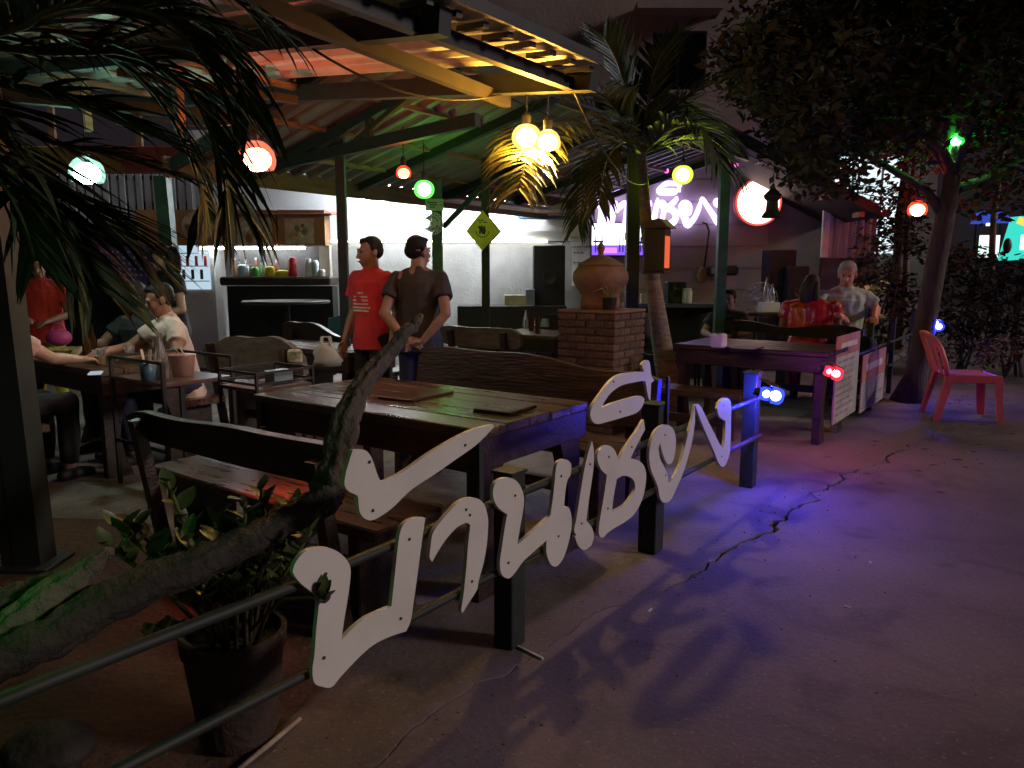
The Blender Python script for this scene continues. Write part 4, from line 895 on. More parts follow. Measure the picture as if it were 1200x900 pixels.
# a second limb lying up on the fence near the ground
globe = spot_lamp('assumed green floodlight low at the left end of the fence, lighting the driftwood', PT(-90, 565, .22), (.75, .2, -.5), .05, (.04, 1, .14), (.2, 1, .32), 38)  # out of view, assumed from the green light on the log
rb = thing('assumed_bench_lamp', 'assumed small hooded red lamp under the bench backrest, glowing on the seat', 'lamp', W(-1.435, 1.06, .60))  # assumed lamp, hidden by the backrest, put in for the red spot on the seat
MB().lathe((0, 0, 0), [(.052, -.012), (.050, .03), (.030, .06), (.006, .066)], 18, False, True).build('hood', blackmetal, rb); MB().lathe((0, 0, 0), [(.049, -.010), (.047, .028), (.028, .056)], 18, False, False).build('hood_lining', mat('lamp_lining', (.5, .1, .08), .5), rb)
MB().ell((0, 0, .022), (.017, .017, .020), 12, 8).build('bulb', bulb_mat((1, .10, .06), 260), rb, smooth=True); MB().bar((0, 0, .06), tuple(E1 * -.085 + V((0, 0, .075))), .012, .008).build('bracket', blackmetal, rb)
# potted euphorbia
pp = W(-2.12, .31); pp.z = 0
ep = thing('potted_plant', 'bushy leafy plant in a big clay pot at the near end of the fence', 'plant', pp)
MB().lathe((0, 0, 0), [(.115, 0), (.125, .03), (.16, .34), (.168, .35), (.172, .41), (.155, .41), (.15, .37)], 28, True, False).build('pot', mat('dark_shaded_clay', (.036, .021, .016), .85, 0, .5, 7, .5, 40), ep, smooth=False)  # clay made darker than the other pot: corner shade put into the colour
MB().lathe((0, 0, 0), [(.152, .37), (.004, .385)], 24, True, True).build('soil', soil, ep)
rnd = random.Random(12)
lmesh = MB()
for i in range(5):
    u = i / 4; wv = .026 * math.sin(PI * (.08 + .88 * u) ** .8) + .002; z = .012 * u * u
    lmesh.add([(-wv, .085 * u, z + wv * .35), (0, .085 * u, z), (wv, .085 * u, z + wv * .35)], [])
lmesh.f = [(i * 3 + j, i * 3 + j + 1, i * 3 + j + 4, i * 3 + j + 3) for i in range(4) for j in (0, 1)]
euph = mat('thick_leaf_green', (.05, .072, .022), .38, 0, .35, 9)
protoleaf = lmesh.build('leaf', euph, ep, smooth=True); first = True
ep.scale = (.88, .88, .84); rnd = random.Random(14)
for k in range(30):
    a = k * 2.39996; r0 = .03 + .09 * (k % 4) / 3; out = .10 + .27 * rnd.random(); h = .66 + .42 * rnd.random() - out * .6
    b0 = V((r0 * math.cos(a), r0 * math.sin(a), .37)); t0 = V((out * math.cos(a), out * math.sin(a), h)); md = b0.lerp(t0, .5) + V((0, 0, .04))
    MB().tube([b0, md, t0], [.008, .007, .005], 6).build('stem', mat('stem_brown', (.07, .06, .03), .7), ep, smooth=True)
    for q in range(13):
        u = .42 + .58 * q / 12; p = (b0.lerp(md, u * 2) if u < .5 else md.lerp(t0, u * 2 - 1)); ang = q * 2.4 + k
        o = protoleaf if first else protoleaf.copy()
        if not first: COL.objects.link(o)
        first = False; sc = rnd.uniform(.5, 1.05)
        o.location = p; o.rotation_euler = (R(rnd.uniform(15, 60)), rnd.uniform(-.3, .3), ang); o.scale = (sc, sc, sc)
# one sprig that reaches out in front of the first letter
sp_ = PT(378, 700, -.10); b0 = V((.05, -.02, .40)); t0 = sp_ - pp; t0 = V((t0.x / .88, t0.y / .88, t0.z / .84))
MB().tube([b0, b0.lerp(t0, .5) + V((0, 0, .06)), t0], [.007, .006, .004], 6).build('stem', mat('stem_brown', (.07, .06, .03), .7), ep, smooth=True)
for q in range(9):
    o = protoleaf.copy(); COL.objects.link(o); o.location = t0 + V((0, 0, -.02 + .005 * q)); o.rotation_euler = (R(20 + 6 * q), .2, q * 2.4); o.scale = (.6, .6, .6)
tw = thing('twig', 'pale bare stick lying on the ground at the bottom edge', 'stick', (P(316, 868, 1.72).x, 1.72, 0))
g0, g1 = V((-.62, 1.60, .012)), V((-.50, 1.80, .02))
def PZ(px, py, z=0): d = ray(px, py); return V((0, 0, CH)) + d * ((z - CH) / d.z)
g0, g1 = PZ(275, 905, .012), PZ(352, 842, .016); tw.location = (g0.x, g0.y, 0)
MB().tube([g0, g0.lerp(g1, .5) + V((.006, 0, .004)), g1], [.007, .008, .006], 7).build('shaft', mat('pale_stick', (.30, .24, .20), .8, 0, .3, 20), tw, off=tw.location, smooth=True)
rk = thing('rough_stone', 'big rough stone on the ground in the lower left corner', 'stone', PZ(60, 885))
o = MB().ell((0, 0, .03), (.13, .10, .06), 28, 16).build('stone', mat('stone', (.028, .024, .021), .9, 0, .4, 8, .8, 20), rk, smooth=True)
for v in o.data.vertices: v.co *= 1 + .10 * math.sin(v.co.x * 31 + v.co.z * 17) * math.cos(v.co.y * 27)
# litter on the ground
rnd = random.Random(77); lit = mat('paper_scrap', (.55, .52, .50), .8)
for (x, y) in ((762, 716), (993, 712), (1020, 660), (1165, 492)):
    q = PZ(x, y); 
    t = MB().box((0, 0, .004), (.022 + .016 * rnd.random(), .010, .003), rot=(0, 0, rnd.uniform(0, 3)), bev=.001).build('paper_scrap', lit); t.location = q
    tag(t, 'small pale scrap of litter lying on the dark ground', 'litter', 'scraps of litter on the ground')
ck = thing('cigarette_stick', 'thin pale straw lying on the pavement below the white letters', 'straw', PZ(620, 764))
MB().bar(PZ(606, 757, .004) - PZ(620, 764), PZ(636, 772, .004) - PZ(620, 764), .008, .008).build('straw', lit, ck)

# ================================================================== NOTICE BOARDS, PLASTIC CHAIR, BALLOONS
def board(label, q, split, seed):
    (x0, yt0, yb0), (x1, yt1, yb1) = q
    a0, b0, a1, b1 = (PT(x0, yt0, -.09), PT(x0, yb0, -.09), PT(x1, yt1, -.09), PT(x1, yb1, -.09))
    s0, s1 = st(a0)[0], st(a1)[0]; z0, z1 = max(.02, (b0.z + b1.z) / 2), (a0.z + a1.z) / 2
    t = thing('notice_board', label, 'notice', W(s0, -.09, z0), FA); L, Hh = s1 - s0, z1 - z0
    MB().box((L / 2, 0, Hh * split / 2), (L, .012, Hh * split)).build('sheet', mat('stained_sheet', (.40, .36, .33), .8, 0, .25, 5, .2, 20), t)
    MB().box((L / 2, -.001, Hh * (1 + split) / 2), (L, .0125, Hh * (1 - split) - .004)).build('heading', mat('faded_red_heading', (.42, .16, .12), .75, 0, .25, 8), t)
    ink = MB(); rn = random.Random(seed)
    for k in range(9):
        z = Hh * split * (.92 - .1 * k); xx = L * .08
        for _ in range(3):
            l = L * rn.uniform(.1, .28)
            if xx + l < L * .94: ink.box((xx + l / 2, -.0068, z), (l, .002, .018))
            xx += l + L * .05
    ink.build('print', mat('faded_ink', (.24, .21, .20), .7), t)
    MB().box((L * .5, -.0088, Hh * (1 + split) / 2), (L * .7, .002, Hh * (1 - split) * .25)).build('heading_print', mat('pale_ink', (.6, .5, .45), .7), t)
board('tall stained notice board with a faded red heading, hung on the fence', ((981, 397, 502), (1008, 385, 470)), .76, 1)
board('smaller notice board with a faded red upper part, right of the tall one', ((1011, 417, 481), (1038, 406, 464)), .52, 2)
redpl = mat('red_plastic', (.78, .20, .15), .40, 0, .12, 3, .05, 40)
pcpos = (PZ(1098, 487) + PZ(1160, 497)) / 2 + V((.05, .12, 0))
ch = thing('plastic_chair', 'faded red plastic garden chair standing alone on the pavement at right', 'chair', pcpos, R(-12))
# chair faces +x (local); width along y
seat = MB()
n = 8; vs = []
for i in range(n + 1):
    x = -.21 + .45 * i / n
    for j in range(n + 1):
        y = -.215 + .43 * j / n
        vs.append((x, y * (1 - .05 * (i == 0)), .43 - .016 * math.sin(PI * i / n) * math.sin(PI * j / n) + (-.02 * ((i - 7)) if i > 7 else 0)))
fs = [(i * (n + 1) + j, (i + 1) * (n + 1) + j, (i + 1) * (n + 1) + j + 1, i * (n + 1) + j + 1) for i in range(n) for j in range(n)]
m_ = len(vs); vs += [(x, y, z - .012) for x, y, z in vs]; fs += [tuple(q + m_ for q in reversed(f)) for f in fs]
for a in range(n):
    for (p, q) in ((a, a + 1), (n * (n + 1) + a, n * (n + 1) + a + 1), (a * (n + 1), (a + 1) * (n + 1)), (a * (n + 1) + n, (a + 1) * (n + 1) + n)): fs.append((p, q, q + m_, p + m_))
seat.add(vs, fs).build('seat', redpl, ch, smooth=False)
for y in (-1, 1): MB().box((.015, y * .212, .398), (.42, .026, .075), bev=.008).build('apron', redpl, ch)
MB().box((.235, 0, .398), (.022, .38, .055), bev=.008).build('apron', redpl, ch)
def pleg(x0, y0, x1, y1, z1):
    m = MB(); vs = []
    for u in (0, .3, .65, 1):
        x, y, z = x0 + (x1 - x0) * u, y0 + (y1 - y0) * u, z1 * u; a = .048 + .024 * u; sx, sy = (1 if x1 > 0 else -1), (1 if y1 > 0 else -1)
        vs += [(x, y, z), (x - sx * a, y, z), (x - sx * a, y - sy * .012, z), (x - sx * .012, y - sy * .012, z), (x - sx * .012, y - sy * a, z), (x, y - sy * a, z)]
    fs = [(r * 6 + k, r * 6 + (k + 1) % 6, r * 6 + 6 + (k + 1) % 6, r * 6 + 6 + k) for r in range(3) for k in range(6)] + [(5, 4, 3, 2, 1, 0), (18, 19, 20, 21, 22, 23)]
    return m.add(vs, fs)
for y in (-1, 1):
    pleg(.275, y * .245, .245, y * .225, .43).build('leg', redpl, ch); pleg(-.30, y * .225, -.215, y * .215, .44).build('leg', redpl, ch)
# back: curved frame with slats
def bk(y, z): return V((-.205 - .34 * (z - .43) - .05 * (1 - (y / .22) ** 2), y, z))
fr_ = [(-.205, .43), (-.222, .55), (-.215, .68), (-.17, .76), (-.08, .795), (0, .80), (.08, .795), (.17, .76), (.215, .68), (.222, .55), (.205, .43)]
MB().tube([bk(y, z) for y, z in fr_], .024, 8, ell=1.3).build('back_frame', redpl, ch, smooth=True)
for y in (-.14, -.07, 0, .07, .14):
    z1 = .785 - 1.1 * y * y
    MB().prism([[(y - .022, .44), (y + .022, .44), (y + .020, z1), (y - .020, z1)]], lambda a, b: bk(a, b), lambda a, b: bk(a, b) + V((-.008, 0, 0))).build('back_slat', redpl, ch)
# ================================================================== FOOD COUNTER AT THE LEFT
fc = thing('food_counter', 'food stall with an orange-brown box sign of dish pictures over a dark counter', 'stall', (X(275, 10.3), 10.3, 0))
fx = lambda px: X(px, 10.3) - X(275, 10.3)
fz = lambda py: Z(py, 10.3)
orng = mat('orange_sign_board', (.42, .22, .10), .6, 0, .15, 3)
for (x0, x1) in ((170, 212), (213, 262), (263, 330), (331, 386)):
    MB().box(((fx(x0) + fx(x1)) / 2, 0, (fz(247) + fz(288)) / 2), (fx(x1) - fx(x0) - .01, .3, fz(247) - fz(288))).build('sign_panel', orng, fc)
def dish(px0, px1, py0, py1, seed, rd=False):
    rn = random.Random(seed); x0, x1, z0, z1 = fx(px0), fx(px1), fz(py1), fz(py0)
    b = MB().lathe((0, 0, 0), [((x1 - x0) / 2, 0), ((x1 - x0) / 2, .01)], 28) if rd else MB().box((0, 0, .005), (x1 - x0, z1 - z0, .01))
    o = b.build('picture', mat('picture_ground', (.62, .52, .38), .6, 0, .25, 9), fc); o.location = ((x0 + x1) / 2, -.151, (z0 + z1) / 2); o.rotation_euler = (PI / 2, 0, 0)
    for k in range(8):
        c = [(.75, .70, .5), (.35, .12, .05), (.25, .28, .12), (.6, .4, .2)][k % 4]; r1 = (x1 - x0) * rn.uniform(.07, .17)
        q = MB().ell((0, 0, .012), (r1, r1 * rn.uniform(.5, .9), .006), 12, 6, rot=(0, 0, rn.uniform(0, 3))).build('food_print', mat('food_%d' % (k % 4), c, .6, 0, .3, 14), o)
        q.location = (rn.uniform(-.28, .28) * (x1 - x0), rn.uniform(-.28, .28) * (z1 - z0), 0)
dish(222, 258, 249, 284, 1, True); dish(285, 325, 256, 287, 2); dish(340, 373, 257, 286, 3)
MB().box((fx(330), -.06, fz(251)), (fx(398) - fx(262), .62, .03), rot=(.10, 0, 0)).build('canopy_board', mat('red_brown_board', (.30, .09, .05), .6, 0, .2, 4), fc)
MB().box((fx(335), -.25, fz(329)), (fx(394) - fx(270), .5, .11), bev=.02).build('counter_top', darkwood, fc)
MB().box((fx(335), -.15, (fz(335)) / 2), (fx(392) - fx(272), .3, fz(335))).build('counter_front', blackmetal, fc)
MB().box((fx(380), .10, fz(308)), (.14, .14, fz(288) - fz(330))).build('pillar', mat('cream_pillar', (.6, .56, .45), .7), fc)
MB().box((fx(325), .13, fz(308)), (1.3, .03, fz(288) - fz(330))).build('back_panel', mat('stall_back', (.09, .085, .085), .5), fc)
sl = thing('added_stall_lamp', 'added white tube lamp, unseen, under the box sign of the food counter', 'lamp', (X(300, 10.3), 10.22, fz(290)))  # hidden lamp, added to brighten the dark stall
MB().box((0, 0, .012), (1.5, .06, .02), bev=.003).build('batten', white, sl); MB().tube([(-.7, -.02, -.012), (.7, -.02, -.012)], .014, 8).build('tube', emit('added_stall_tube', (.9, .97, 1), 45), sl, smooth=True)
fg = thing('drinks_fridge', 'white glass-fronted drinks fridge below the round dish picture', 'fridge', (X(232, 10.45), 10.45, 0))
MB().box((0, 0, Z(330, 10.4) / 2 + .3), (.62, .4, Z(288, 10.4) - .02), bev=.01).build('cabinet', white, fg).location.z = 0
MB().box((.05, -.21, 1.45), (.40, .012, .62)).build('glass_door', emit('fridge_glow', (.55, .72, .85), .9), fg)
for z in (1.25, 1.45, 1.62): MB().box((.05, -.222, z), (.38, .01, .012)).build('shelf', white, fg)
for k in range(6): MB().box((-.10 + .06 * k, -.224, 1.34 + .18 * (k % 2)), (.04, .012, .13), bev=.004).build('carton', [mat('carton_dark', (.05, .07, .12), .5), mat('carton_red', (.4, .06, .05), .5)][k % 2], fg)
# things on the counter
cz = fz(329) + .056
stuff = [('green plastic cup', (.10, .5, .12), 299, .05, .13), ('small yellow plastic basket', (.75, .65, .05), 316, .07, .14), ('yellow bowl', (.8, .75, .1), 331, .085, .09), ('red paper cup stack', (.65, .04, .05), 343, .055, .26), ('stack of white foam cups', (.8, .8, .8), 362, .05, .24), ('tall clear water bottle', (.7, .8, .85), 370, .045, .22), ('pale blue tub', (.5, .65, .75), 285, .08, .16), ('white steel mug', (.75, .75, .75), 377, .045, .10)]
for lab, c, px, r, h in stuff:
    t = thing(lab.split()[-1] if lab.split()[-1] not in ('stack', 'cups') else 'cup_stack', lab + ' standing on the dark food counter', 'tableware', (X(px, 10.1), 10.1, cz))
    MB().lathe((0, 0, 0), [(r * .8, 0), (r, h * .1), (r * .95, h * .55), (r * 1.02, h * .8), (r * .7, h * .97), (r * .45, h)], 14).build('body', mat('ware_' + lab.replace(' ', '_'), c, .4), t, smooth=True)
# striped red and orange awning board, corrugated light wall behind
aw = thing('stall_awning', 'shallow yellow, orange and red sheet awning at the back left', 'awning', (X(130, 9.6), 9.6, Z(187, 9.6)))
ax = lambda px: X(px, 9.6) - X(130, 9.6)
cols = [((.42, .34, .08)), ((.42, .20, .05)), ((.34, .07, .045)), ((.34, .07, .045))]
for k, (x0, x1) in enumerate(((-60, 95), (95, 152), (152, 196), (196, 238))):
    MB().box(((ax(x0) + ax(x1)) / 2, 0, 0), (ax(x1) - ax(x0) - .008, .03, Z(172, 9.6) - Z(204, 9.6)), rot=(.5, 0, 0)).build('sheet', mat('awning_%d' % k, cols[k], .55, 0, .2, 3), aw)
for x in (70, 170): MB().bar((ax(x), .1, .1), (ax(x) - .02, .15, .85), .07, .05).build('hanger', orangewood, aw)
lw = thing('corrugated_partition', 'pale bluish slatted sheet wall behind the palm leaves at left', 'wall', (X(150, 10.6), 10.6, 0))
for k in range(20):
    x = X(55 + 9.6 * k, 10.6) - X(150, 10.6)
    MB().box((x, .008 * (k % 2), (Z(262, 10.6) + Z(204, 10.6)) / 2), (.075, .03, Z(204, 10.6) - Z(262, 10.6))).build('slat', mat('blue_white_slat', (.45, .52, .55), .45, 0, .25, 2), lw)
for z in (Z(208, 10.6), Z(258, 10.6)): MB().box((0, .03, z), (2.6, .03, .06)).build('rail', blackmetal, lw)
for x in (-1.2, 1.2): MB().box((x, .05, Z(208, 10.6) / 2), (.06, .04, Z(208, 10.6))).build('post', blackmetal, lw)
lb2 = thing('lit_banner', 'violet and white patterned lit banner behind the seated group', 'banner', (X(150, 10.8), 10.8, Z(312, 10.8)))
MB().box((0, 0, 0), (1.1, .03, .55)).build('sheet', mat('banner_violet', (.20, .12, .42), .6, 0, .3, 20), lb2)
rnd = random.Random(9)
for r_ in range(5):
    for k in range(14): MB().box((-.5 + .077 * k, -.02, .2 - .08 * r_), (.035, .008, .03)).build('mark', mat('banner_mark', (.75, .7, .9), .5), lb2)
MB().box((0, -.02, -.45), (1.3, .5, .35)).build('stand', blackmetal, lb2)
bt_ = thing('back_partition', 'dark partition wall at the far left of the terrace', 'wall', (X(20, 11.4), 11.4, 0))
MB().box((0, 0, 1.2), (6.0, .12, 2.4)).build('panel', mat('dark_partition', (.04, .04, .042), .8, 0, .3, 2), bt_)

# ================================================================== SMALL THINGS ON THE TABLES
def onbox(name, label, cat, pos, d, m, rz=0, bev=.004, lid=None):
    t = thing(name, label, cat, pos, rz); MB().box((0, 0, d[2] / 2), d, bev=bev).build('body', m, t)
    if lid: MB().box((0, 0, d[2] + .003), (d[0] * .55, d[1] * .25, .006)).build('slot', blackmetal, t)
    return t
onbox('wooden_board', 'square wooden serving board near the right end of the long table', 'board', PZ(592, 480, .7505), (.24, .20, .015), topwood, FA + .1)
onbox('wooden_board', 'dark serving board near the middle of the long table, behind the branch', 'board', PZ(488, 464, .7505), (.34, .22, .014), darkwood, FA + .05)
onbox('napkin_holder', 'white square napkin holder on the dark table at right', 'napkin holder', PZ(842, 407, .7505), (.11, .11, .115), mat('cream_plastic', (.62, .58, .52), .45), FA, .012, True)
onbox('menu_folder', 'dark menu lying on the dark table right of the napkin holder', 'menu', PZ(875, 408, .7505), (.30, .20, .008), blackmetal, FA)
onbox('tissue_box', 'small blue white tissue box on the low table beside the pedestal', 'box', PZ(640, 383, .752), (.14, .11, .10), mat('blue_box', (.35, .42, .55), .5), FA)
onbox('carton_box', 'pale yellow carton in front of the grey back wall', 'box', (X(604, 10.4), 10.4, .92), (.30, .12, .14), mat('pale_carton', (.6, .55, .35), .6))
onbox('wall_shelf', 'long low dark counter along the grey back wall', 'counter', (X(600, 10.5), 10.5, 0), (1.5, .35, .91), blackmetal)
onbox('blue_bottle_pack', 'blue white bottle pack on the counter at the grey wall', 'pack', (X(621, 10.4), 10.4, .92), (.13, .1, .22), mat('blue_pack', (.3, .38, .62), .4))
gl = glass('clear_glass')
def bottle(name, label, pos, prof, liquid=None, cat='bottle', m=gl):
    t = thing(name, label, cat, pos); MB().lathe((0, 0, 0), prof, 18, True, False).build('glass', m, t, smooth=True)
    if liquid:
        r, h, c = liquid; MB().lathe((0, 0, .004), [(r, 0), (r, h)], 16).build('drink', mat('drink_%d' % int(c[0] * 100), c, .15), t)
    return t
carafe = [(.042, 0), (.045, .01), (.045, .10), (.040, .14), (.018, .22), (.013, .27), (.016, .285)]
# metal framed side table at the left
sp0 = W(-.98, 2.62)
sdt = thing('side_table', 'small metal-framed side table holding the carafe and ice bucket', 'table', sp0, FA)
MB().box((.23, .40, .705), (.46, .62, .025), bev=.004).build('tabletop', mat('side_top', (.10, .06, .05), .3, 0, .3, 4), sdt)
for x in (0, .46):
    for y in (.09, .71): MB().box((x, y, .42), (.022, .022, .84)).build('leg', blackmetal, sdt)
for x in (0, .46):
    MB().bar((x, .09, .84), (x, .71, .84), .018, .018).build('guard_rail', blackmetal, sdt)
    MB().bar((x, .10, .30), (x, .70, .30), .018, .018).build('guard_rail', blackmetal, sdt)
MB().bar((0, .71, .842), (.46, .71, .842), .018, .018).build('guard_rail', blackmetal, sdt)
zt = .7185
bottle('carafe', 'clear glass carafe of dark drink on the metal side table', PZ(190, 444, zt), carafe, (.041, .10, (.03, .008, .006)))
bk_ = thing('ice_bucket', 'pink frosted ice bucket with tongs on the metal side table', 'bucket', PZ(215, 440, zt))
MB().lathe((0, 0, 0), [(.062, 0), (.078, .13), (.083, .135), (.079, .137), (.060, .01)], 22, True, False).build('bucket', mat('pink_frosted', (.52, .30, .26), .4), bk_, smooth=True)
MB().bar((.02, 0, .10), (-.07, .02, .19), .008, .004).build('tongs', mat('steel', (.5, .5, .5), .3, .8), bk_); MB().bar((.03, .02, .10), (-.05, .04, .20), .008, .004).build('tongs', mat('steel', (.5, .5, .5), .3, .8), bk_)
cn = thing('blue_cup', 'blue plastic cup with white straws on the metal side table', 'cup', PZ(174, 446, zt))
MB().lathe((0, 0, 0), [(.04, 0), (.048, .11), (.044, .11), (.037, .006)], 16, True, False).build('cup', mat('blue_cup', (.07, .15, .22), .4), cn, smooth=True)
for a in (-.03, .01): MB().bar((0, 0, .02), (a * 1.4, .02, .19), .018, .006).build('straw', mat('pale_yellow', (.6, .55, .42), .5), cn)
# metal tray frame standing on the end of the long table
trf = thing('condiment_rack', 'low black metal rack with a steel box at the far end of the table', 'rack', W(-.98, 1.86, 0), FA)
for x in (.05, .42):
    for y in (0, .34): MB().box((x, y, .42), (.014, .014, .84)).build('leg', blackmetal, trf)
for z in (.78, .84):
    for x in (.05, .42): MB().bar((x, 0, z), (x, .34, z), .012, .012).build('rail', blackmetal, trf)
    for y in (0, .34): MB().bar((.05, y, z), (.42, y, z), .012, .012).build('rail', blackmetal, trf)
MB().box((.235, .17, .745), (.37, .34, .02)).build('shelf', mat('rack_shelf', (.10, .05, .035), .5), trf)
onbox('steel_box', 'small bluish steel tissue box inside the black metal rack', 'box', W(-.70, 1.98, .756), (.13, .09, .075), mat('steel_blue', (.25, .30, .36), .35, .5), FA)
pg = thing('paper_bag', 'crumpled white plastic carrier bag left of the red shirt', 'bag', PZ(383, 429, .742))
o = MB().lathe((0, 0, 0), [(.085, 0), (.095, .04), (.085, .09), (.055, .13), (.035, .155)], 14).build('bag', mat('bag_white', (.34, .36, .33), .6), pg, smooth=True)
for v in o.data.vertices: v.co.x += .02 * math.sin(v.co.z * 40 + v.co.y * 30); v.co.y *= .7
[MB().tube([(-.035, y, .14), (-.025, y * 1.2, .20), (.025, y * 1.2, .20), (.035, y, .14)], .007, 6, False).build('handle', MATS['bag_white'], pg, smooth=True) for y in (-.02, .02)]
onbox('snack_bag', 'mottled green and white snack bag on the table left of the white bag', 'bag', PZ(346, 426, .742), (.10, .06, .10), mat('snack_print', (.55, .55, .42), .5, 0, .6, 18, col2=(.12, .14, .05)), .3, .02)
hb = thing('handbag', 'pink handbag lying on the left group table', 'bag', PZ(70, 405, .742))
o = MB().ell((0, 0, .07), (.11, .07, .075), 16, 10).build('body', mat('pink_leather', (.50, .06, .22), .5), hb, smooth=True)
MB().tube([(-.06, 0, .13), (-.03, 0, .19), (.03, 0, .19), (.06, 0, .13)], .008, 7, False).build('strap', mat('pink_leather', (.50, .06, .22), .5), hb, smooth=True)
fb_ = thing('food_tray', 'yellowish woven tray of food on the left group table', 'tray', PZ(75, 416, .742)); MB().lathe((0, 0, 0), [(.14, 0), (.17, .05), (.165, .05), (.135, .01)], 20, True, False).build('tray', mat('woven_yellow', (.25, .20, .05), .7, 0, .4, 30), fb_)
onbox('mobile_phone', 'lit white phone screen lying at the table edge', 'phone', PZ(112, 438, .742), (.075, .13, .01), emit('phone_white', (.75, .9, 1), .5), .4, .003)
for lab, px, py in (('small clear bottle left on the low table beside the tissue box', 616, 384), ('short clear glass beside the tissue box', 626, 385)):
    bottle('glass_bottle' if 'bottle' in lab else 'drinking_glass', lab, PZ(px, py, .752), [(q * .7, z * .7) for q, z in carafe] if 'bottle' in lab else [(.032, 0), (.036, .10)])
for k, px in enumerate((906, 899)):
    bottle('glass_bottle', 'clear %s bottle on the caddy behind the dark bench' % ('taller' if k else 'shorter'), (X(px, 9.0), 9.0, 1.02), [(q * .8, z * (.75 + .25 * k)) for q, z in carafe])
cdy = onbox('caddy', 'white table caddy behind the dark bench with bottles standing in it', 'caddy', (X(903, 9.0), 9.0, .90), (.22, .14, .115), white)
cdt = thing('caddy_table', 'small dark high table carrying the white caddy', 'table', (X(895, 9.0), 9.05, 0)); MB().box((0, 0, .88), (.7, .45, .035)).build('tabletop', darkwood, cdt)
for x in (-.3, .3): MB().box((x, 0, .43), (.05, .3, .86)).build('leg', blackmetal, cdt)
# ================================================================== PEOPLE
def cloth(name, c): return mat('cloth_' + name, c, .85, 0, .18, 5, .3, 30)
def hand(mb, wr, d, nrm, sc=1.0, curl=.5, thumb=1):
    """palm, four bent fingers of different length and a thumb from the palm's side; nrm = back of the hand"""
    wr, d, nrm = V(wr), V(d).normalized(), V(nrm); nrm = (nrm - d * nrm.dot(d)).normalized(); sdv = d.cross(nrm) * thumb
    mb.cone(wr, .024 * sc, wr + d * .045 * sc, .026 * sc, 8)
    for q in (-1, 0, 1): mb.cone(wr + d * .03 * sc + sdv * q * .014 * sc, .017 * sc, wr + d * .088 * sc + sdv * q * .024 * sc, .0135 * sc, 8)
    for i, ln in enumerate((.070, .079, .073, .056)):
        b = wr + d * (.090 - .004 * abs(i - 1)) * sc + sdv * (.030 - .020 * i) * sc
        c1 = (d * math.cos(curl * .6) - nrm * math.sin(curl * .6)).normalized(); c2 = (d * math.cos(curl * 1.5) - nrm * math.sin(curl * 1.5)).normalized(); c3 = (d * math.cos(curl * 2.2) - nrm * math.sin(curl * 2.2)).normalized()
        p1 = b + c1 * ln * .45 * sc; p2 = p1 + c2 * ln * .32 * sc; p3 = p2 + c3 * ln * .23 * sc
        mb.cone(b, .0095 * sc, p1, .009 * sc, 7); mb.cone(p1, .009 * sc, p2, .0082 * sc, 7); mb.cone(p2, .0082 * sc, p3, .007 * sc, 7)
    b = wr + d * .03 * sc + sdv * .026 * sc; p1 = b + (d * .6 + sdv * .8 - nrm * .3).normalized() * .040 * sc; p2 = p1 + (d * .9 + sdv * .25 - nrm * .3).normalized() * .030 * sc
    mb.cone(b, .013 * sc, p1, .0105 * sc, 8); mb.cone(p1, .0105 * sc, p2, .0085 * sc, 8)
def efr(mb, c0, r0, c1, r1, x, y, n=18):
    """elliptical tapered section between two centres, with lateral axis x and depth axis y"""
    vs = []; ks = 5
    for k in range(ks + 1):
        u = k / ks; c = V(c0).lerp(V(c1), u); a, b = r0[0] + (r1[0] - r0[0]) * u, r0[1] + (r1[1] - r0[1]) * u
        vs += [c + x * (a * math.cos(2 * PI * i / n)) + y * (b * math.sin(2 * PI * i / n)) for i in range(n)]
    mb.add(vs, [(k * n + i, k * n + (i + 1) % n, k * n + n + (i + 1) % n, k * n + n + i) for k in range(ks) for i in range(n)] + [tuple(range(n - 1, -1, -1)), tuple(range(ks * n, ks * n + n))])
